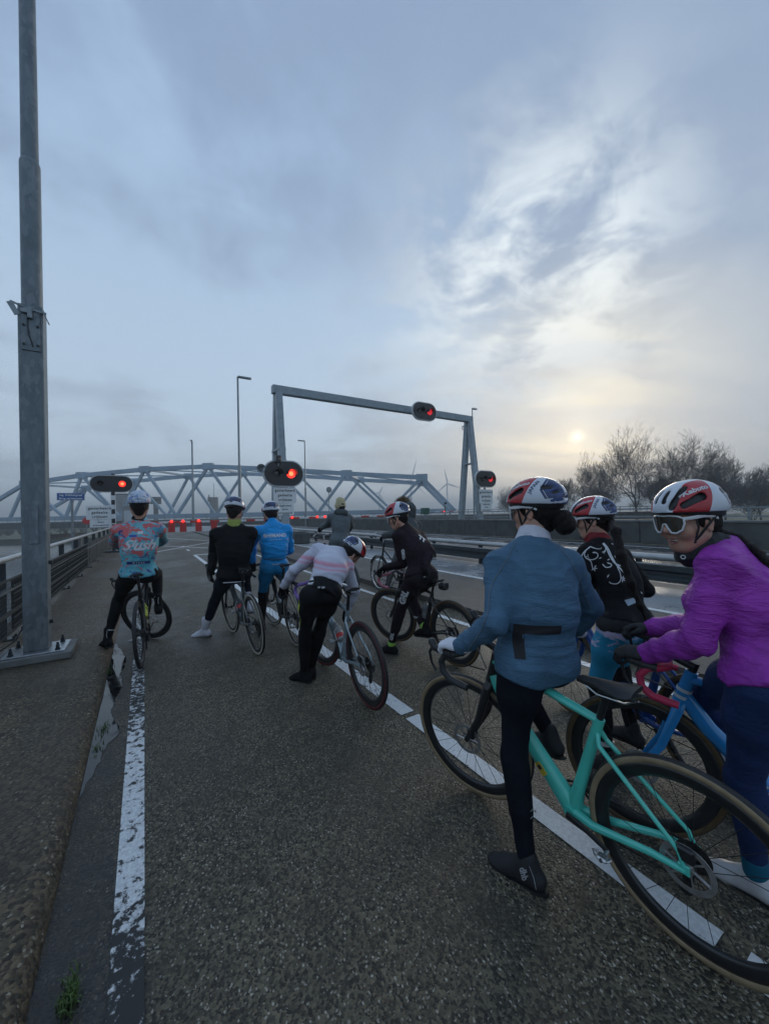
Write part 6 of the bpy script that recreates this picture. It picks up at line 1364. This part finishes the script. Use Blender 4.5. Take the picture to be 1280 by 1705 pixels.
f5 = lambda L: [(930+x/5.328, 810+y/5.328) for x, y in L]
pxcurl(f5([(275, 525), (235, 560), (220, 600), (240, 635), (290, 648), (335, 630), (345, 600), (325, 580), (300, 580)]), .006); pxcurl(f5([(275, 525), (330, 545), (370, 545), (380, 530)]), .006, taper=True); pxcurl(f5([(275, 525), (215, 575), (185, 630), (180, 650)]), .007); pxcurl(f5([(245, 635), (280, 665), (292, 710), (300, 735)]), .005)
pxcurl(f5([(390, 490), (425, 540), (455, 610), (490, 670), (530, 700), (565, 705)]), .008); pxcurl(f5([(398, 485), (440, 540), (475, 620), (510, 690), (560, 745), (590, 780)]), .008); pxcurl(f5([(520, 715), (545, 770), (550, 830), (520, 865), (470, 865), (450, 850)]), .005); pxcurl(f5([(390, 690), (420, 720), (460, 715), (470, 695), (445, 680)]), .006); pxcurl(f5([(390, 580), (415, 560), (418, 530), (400, 500)]), .006)
def petals(c, n, L, a0, sp_=1.0):
    for i in range(n):
        a = a0+i*sp_; p0 = np.array(c); p1 = p0+L*np.array((math.cos(a), math.sin(a))); m_ = (p0+p1)/2; pr = np.array((-math.sin(a), math.cos(a)))*L*.18; k = dd_/640
        P = [p0, m_-pr, p1, m_+pr]; wrap(r, 'petal', bv, [((q[0]-1000)*k, -(q[1]-950)*k, 0) for q in P], [(0, 1, 2, 3)], C_ink, T(at(1000, 950, dd_)), CR, CU, nn_, .0015, 2)
petals(f5([(310, 725)])[0], 4, 6.5, -.9, 1.1); petals(f5([(565, 825)])[0], 5, 6, -2.2, .95); petals(f5([(290, 578)])[0], 1, 7, .2); petals(f5([(355, 640)])[0], 1, 6, -.5); petals(f5([(430, 655)])[0], 1, 6, -.4); petals(f5([(430, 815)])[0], 1, 7, -1.0); petals(f5([(600, 690)])[0], 1, 6, 1.0); petals(f5([(655, 850)])[0], 2, 6, 1.0, .6); petals(f5([(470, 490)])[0], 1, 5, .3); petals(f5([(500, 610)])[0], 1, 5, 1.2); petals(f5([(455, 690)])[0], 1, 6, -2.6); petals(f5([(725, 935)])[0], 1, 6, .9); petals(f5([(400, 575)])[0], 3, 4, .0, 1.5); petals(f5([(250, 615)])[0], 3, 4, 1.0, 2)
k_ = dd_/640; q5 = f5([(580, 1010), (660, 990), (690, 1030), (610, 1060)]); wrap(r, 'pocket_print', bv, [((q[0]-1000)*k_, -(q[1]-950)*k_, 0) for q in q5], [(0, 1, 2, 3)], simple('pale blue pocket print', (.36, .46, .55), .6), T(at(1000, 950, dd_)), CR, CU, nn_, .0015, 2)
K, A = J['LK'], J['LA']; MB().lathe([(.046, -.012), (.0465, .012)], T(A+(K-A)*.2), unit(K-A), 20).build('leg_band', C_refl, r, True)
# ---- J: purple jacket, smiling
r, J, D = person('smiling person in a purple jacket and white sunglasses turned towards the camera', dict(debug=DBG, s=.97, hip=(1268, 1128, 1.42), neck=(1196, 915, 1), tb=-14, pb=-14, head=(1146, 868, -1), face=(cdir(-.96, -.17, -.12), UP), arch=.05, spine=.5,
    Lw=hood(bJ, 'L', .01), Lhint=at(1172, 1072, 1.42), Rw=hood(bJ, 'R', .01), Rhint=at(1160, 1035, 1.75), La=(2.04, .53, .09), Ra=(2.42, .64, .36), Lkb=-10, Rkb=-20, Lfoot=(2, -5), Rfoot=(0, -5), shoe=1.0,
    tights=C_navyleg, jacket=C_purple, hem=-.04, hemtilt=-.3, loose=.018, fold=.008, ffr=22, shoes=simple('white shoe leather', (.56, .56, .58), .35, 0, .08, 20), sock=C_teallw, sockh=.2, helmet=H_team, glove=C_dk, neckw=C_dk, neckh=.62, nr=.090, collar=False, chin=True, near=3, smile=True, htext=(KAB,), Lhand=(bfwd(bJ), np.array((.3, .1, -1)), .9), Rhand=(bfwd(bJ), np.array((-.3, -.1, -1)), .9)))
glasses(r, D, M_wht, M_lensg, .97); T = D['T']; hc, HR = D['hc'], D['HR']
mb = MB(); mb.v = []; S = Sdf(); S.ell(T(hc+HR @ np.array((.0605, 0, -.0655))*.97), (.0285, .036, .0085), HR, 0); v, q = S.mesh(.002); soft('teeth', v, q, M_teeth, r)
mb = MB(); up_l = [T(hc+HR @ np.array(p)*.97) for p in ((.073, -.0375, -.0530), (.0875, -.018, -.0585), (.0925, 0, -.0602), (.0875, .018, -.0585), (.073, .0375, -.0530))]; lo_l = [T(hc+HR @ np.array(p)*.97) for p in ((.073, -.0365, -.0545), (.0845, -.019, -.0755), (.0885, 0, -.0815), (.0845, .019, -.0755), (.073, .0365, -.0545))]
MB().tube(up_l, [.0018, .0032, .0034, .0032, .0018], 8).build('lip', M_lips, r, True); MB().tube(lo_l, [.0018, .0040, .0046, .0040, .0018], 8).build('lip', M_lips, r, True)
pb_ = [T(hc+HR @ np.array((-.10, .0, -.055))), T(D['neck']-D['f']*.07+D['u']*.03)]+[T(D['neck']-D['f']*(.115+.01*i)-D['u']*(.05+.07*i)+D['l']*.02) for i in range(6)]
pr_ = []
for i in range(len(pb_)-1):
    for t in (0, .33, .66):
        c0 = pb_[i]+(pb_[i+1]-pb_[i])*t; k_ = len(pr_); sd_ = D['l']*(.011 if k_ % 2 else -.011); pr_.append((c0+sd_, c0-sd_*.6+(pb_[i+1]-pb_[i])*.3, .019, .019, .006))
lump(r, 'braid', pr_, M_hair, .005, .003, 50, 6)
MB().lathe([(.0085, 0), (.0085, .002), (.0055, .002), (.0055, 0)], T(at(1137, 928, (at(1137, 928, 1)-CP) @ FW*0+np.linalg.norm(1)*((hc-CP) @ FW)-.075)), unit(CP-hc), 16, closed=True).build('neck_badge', C_ink, r)
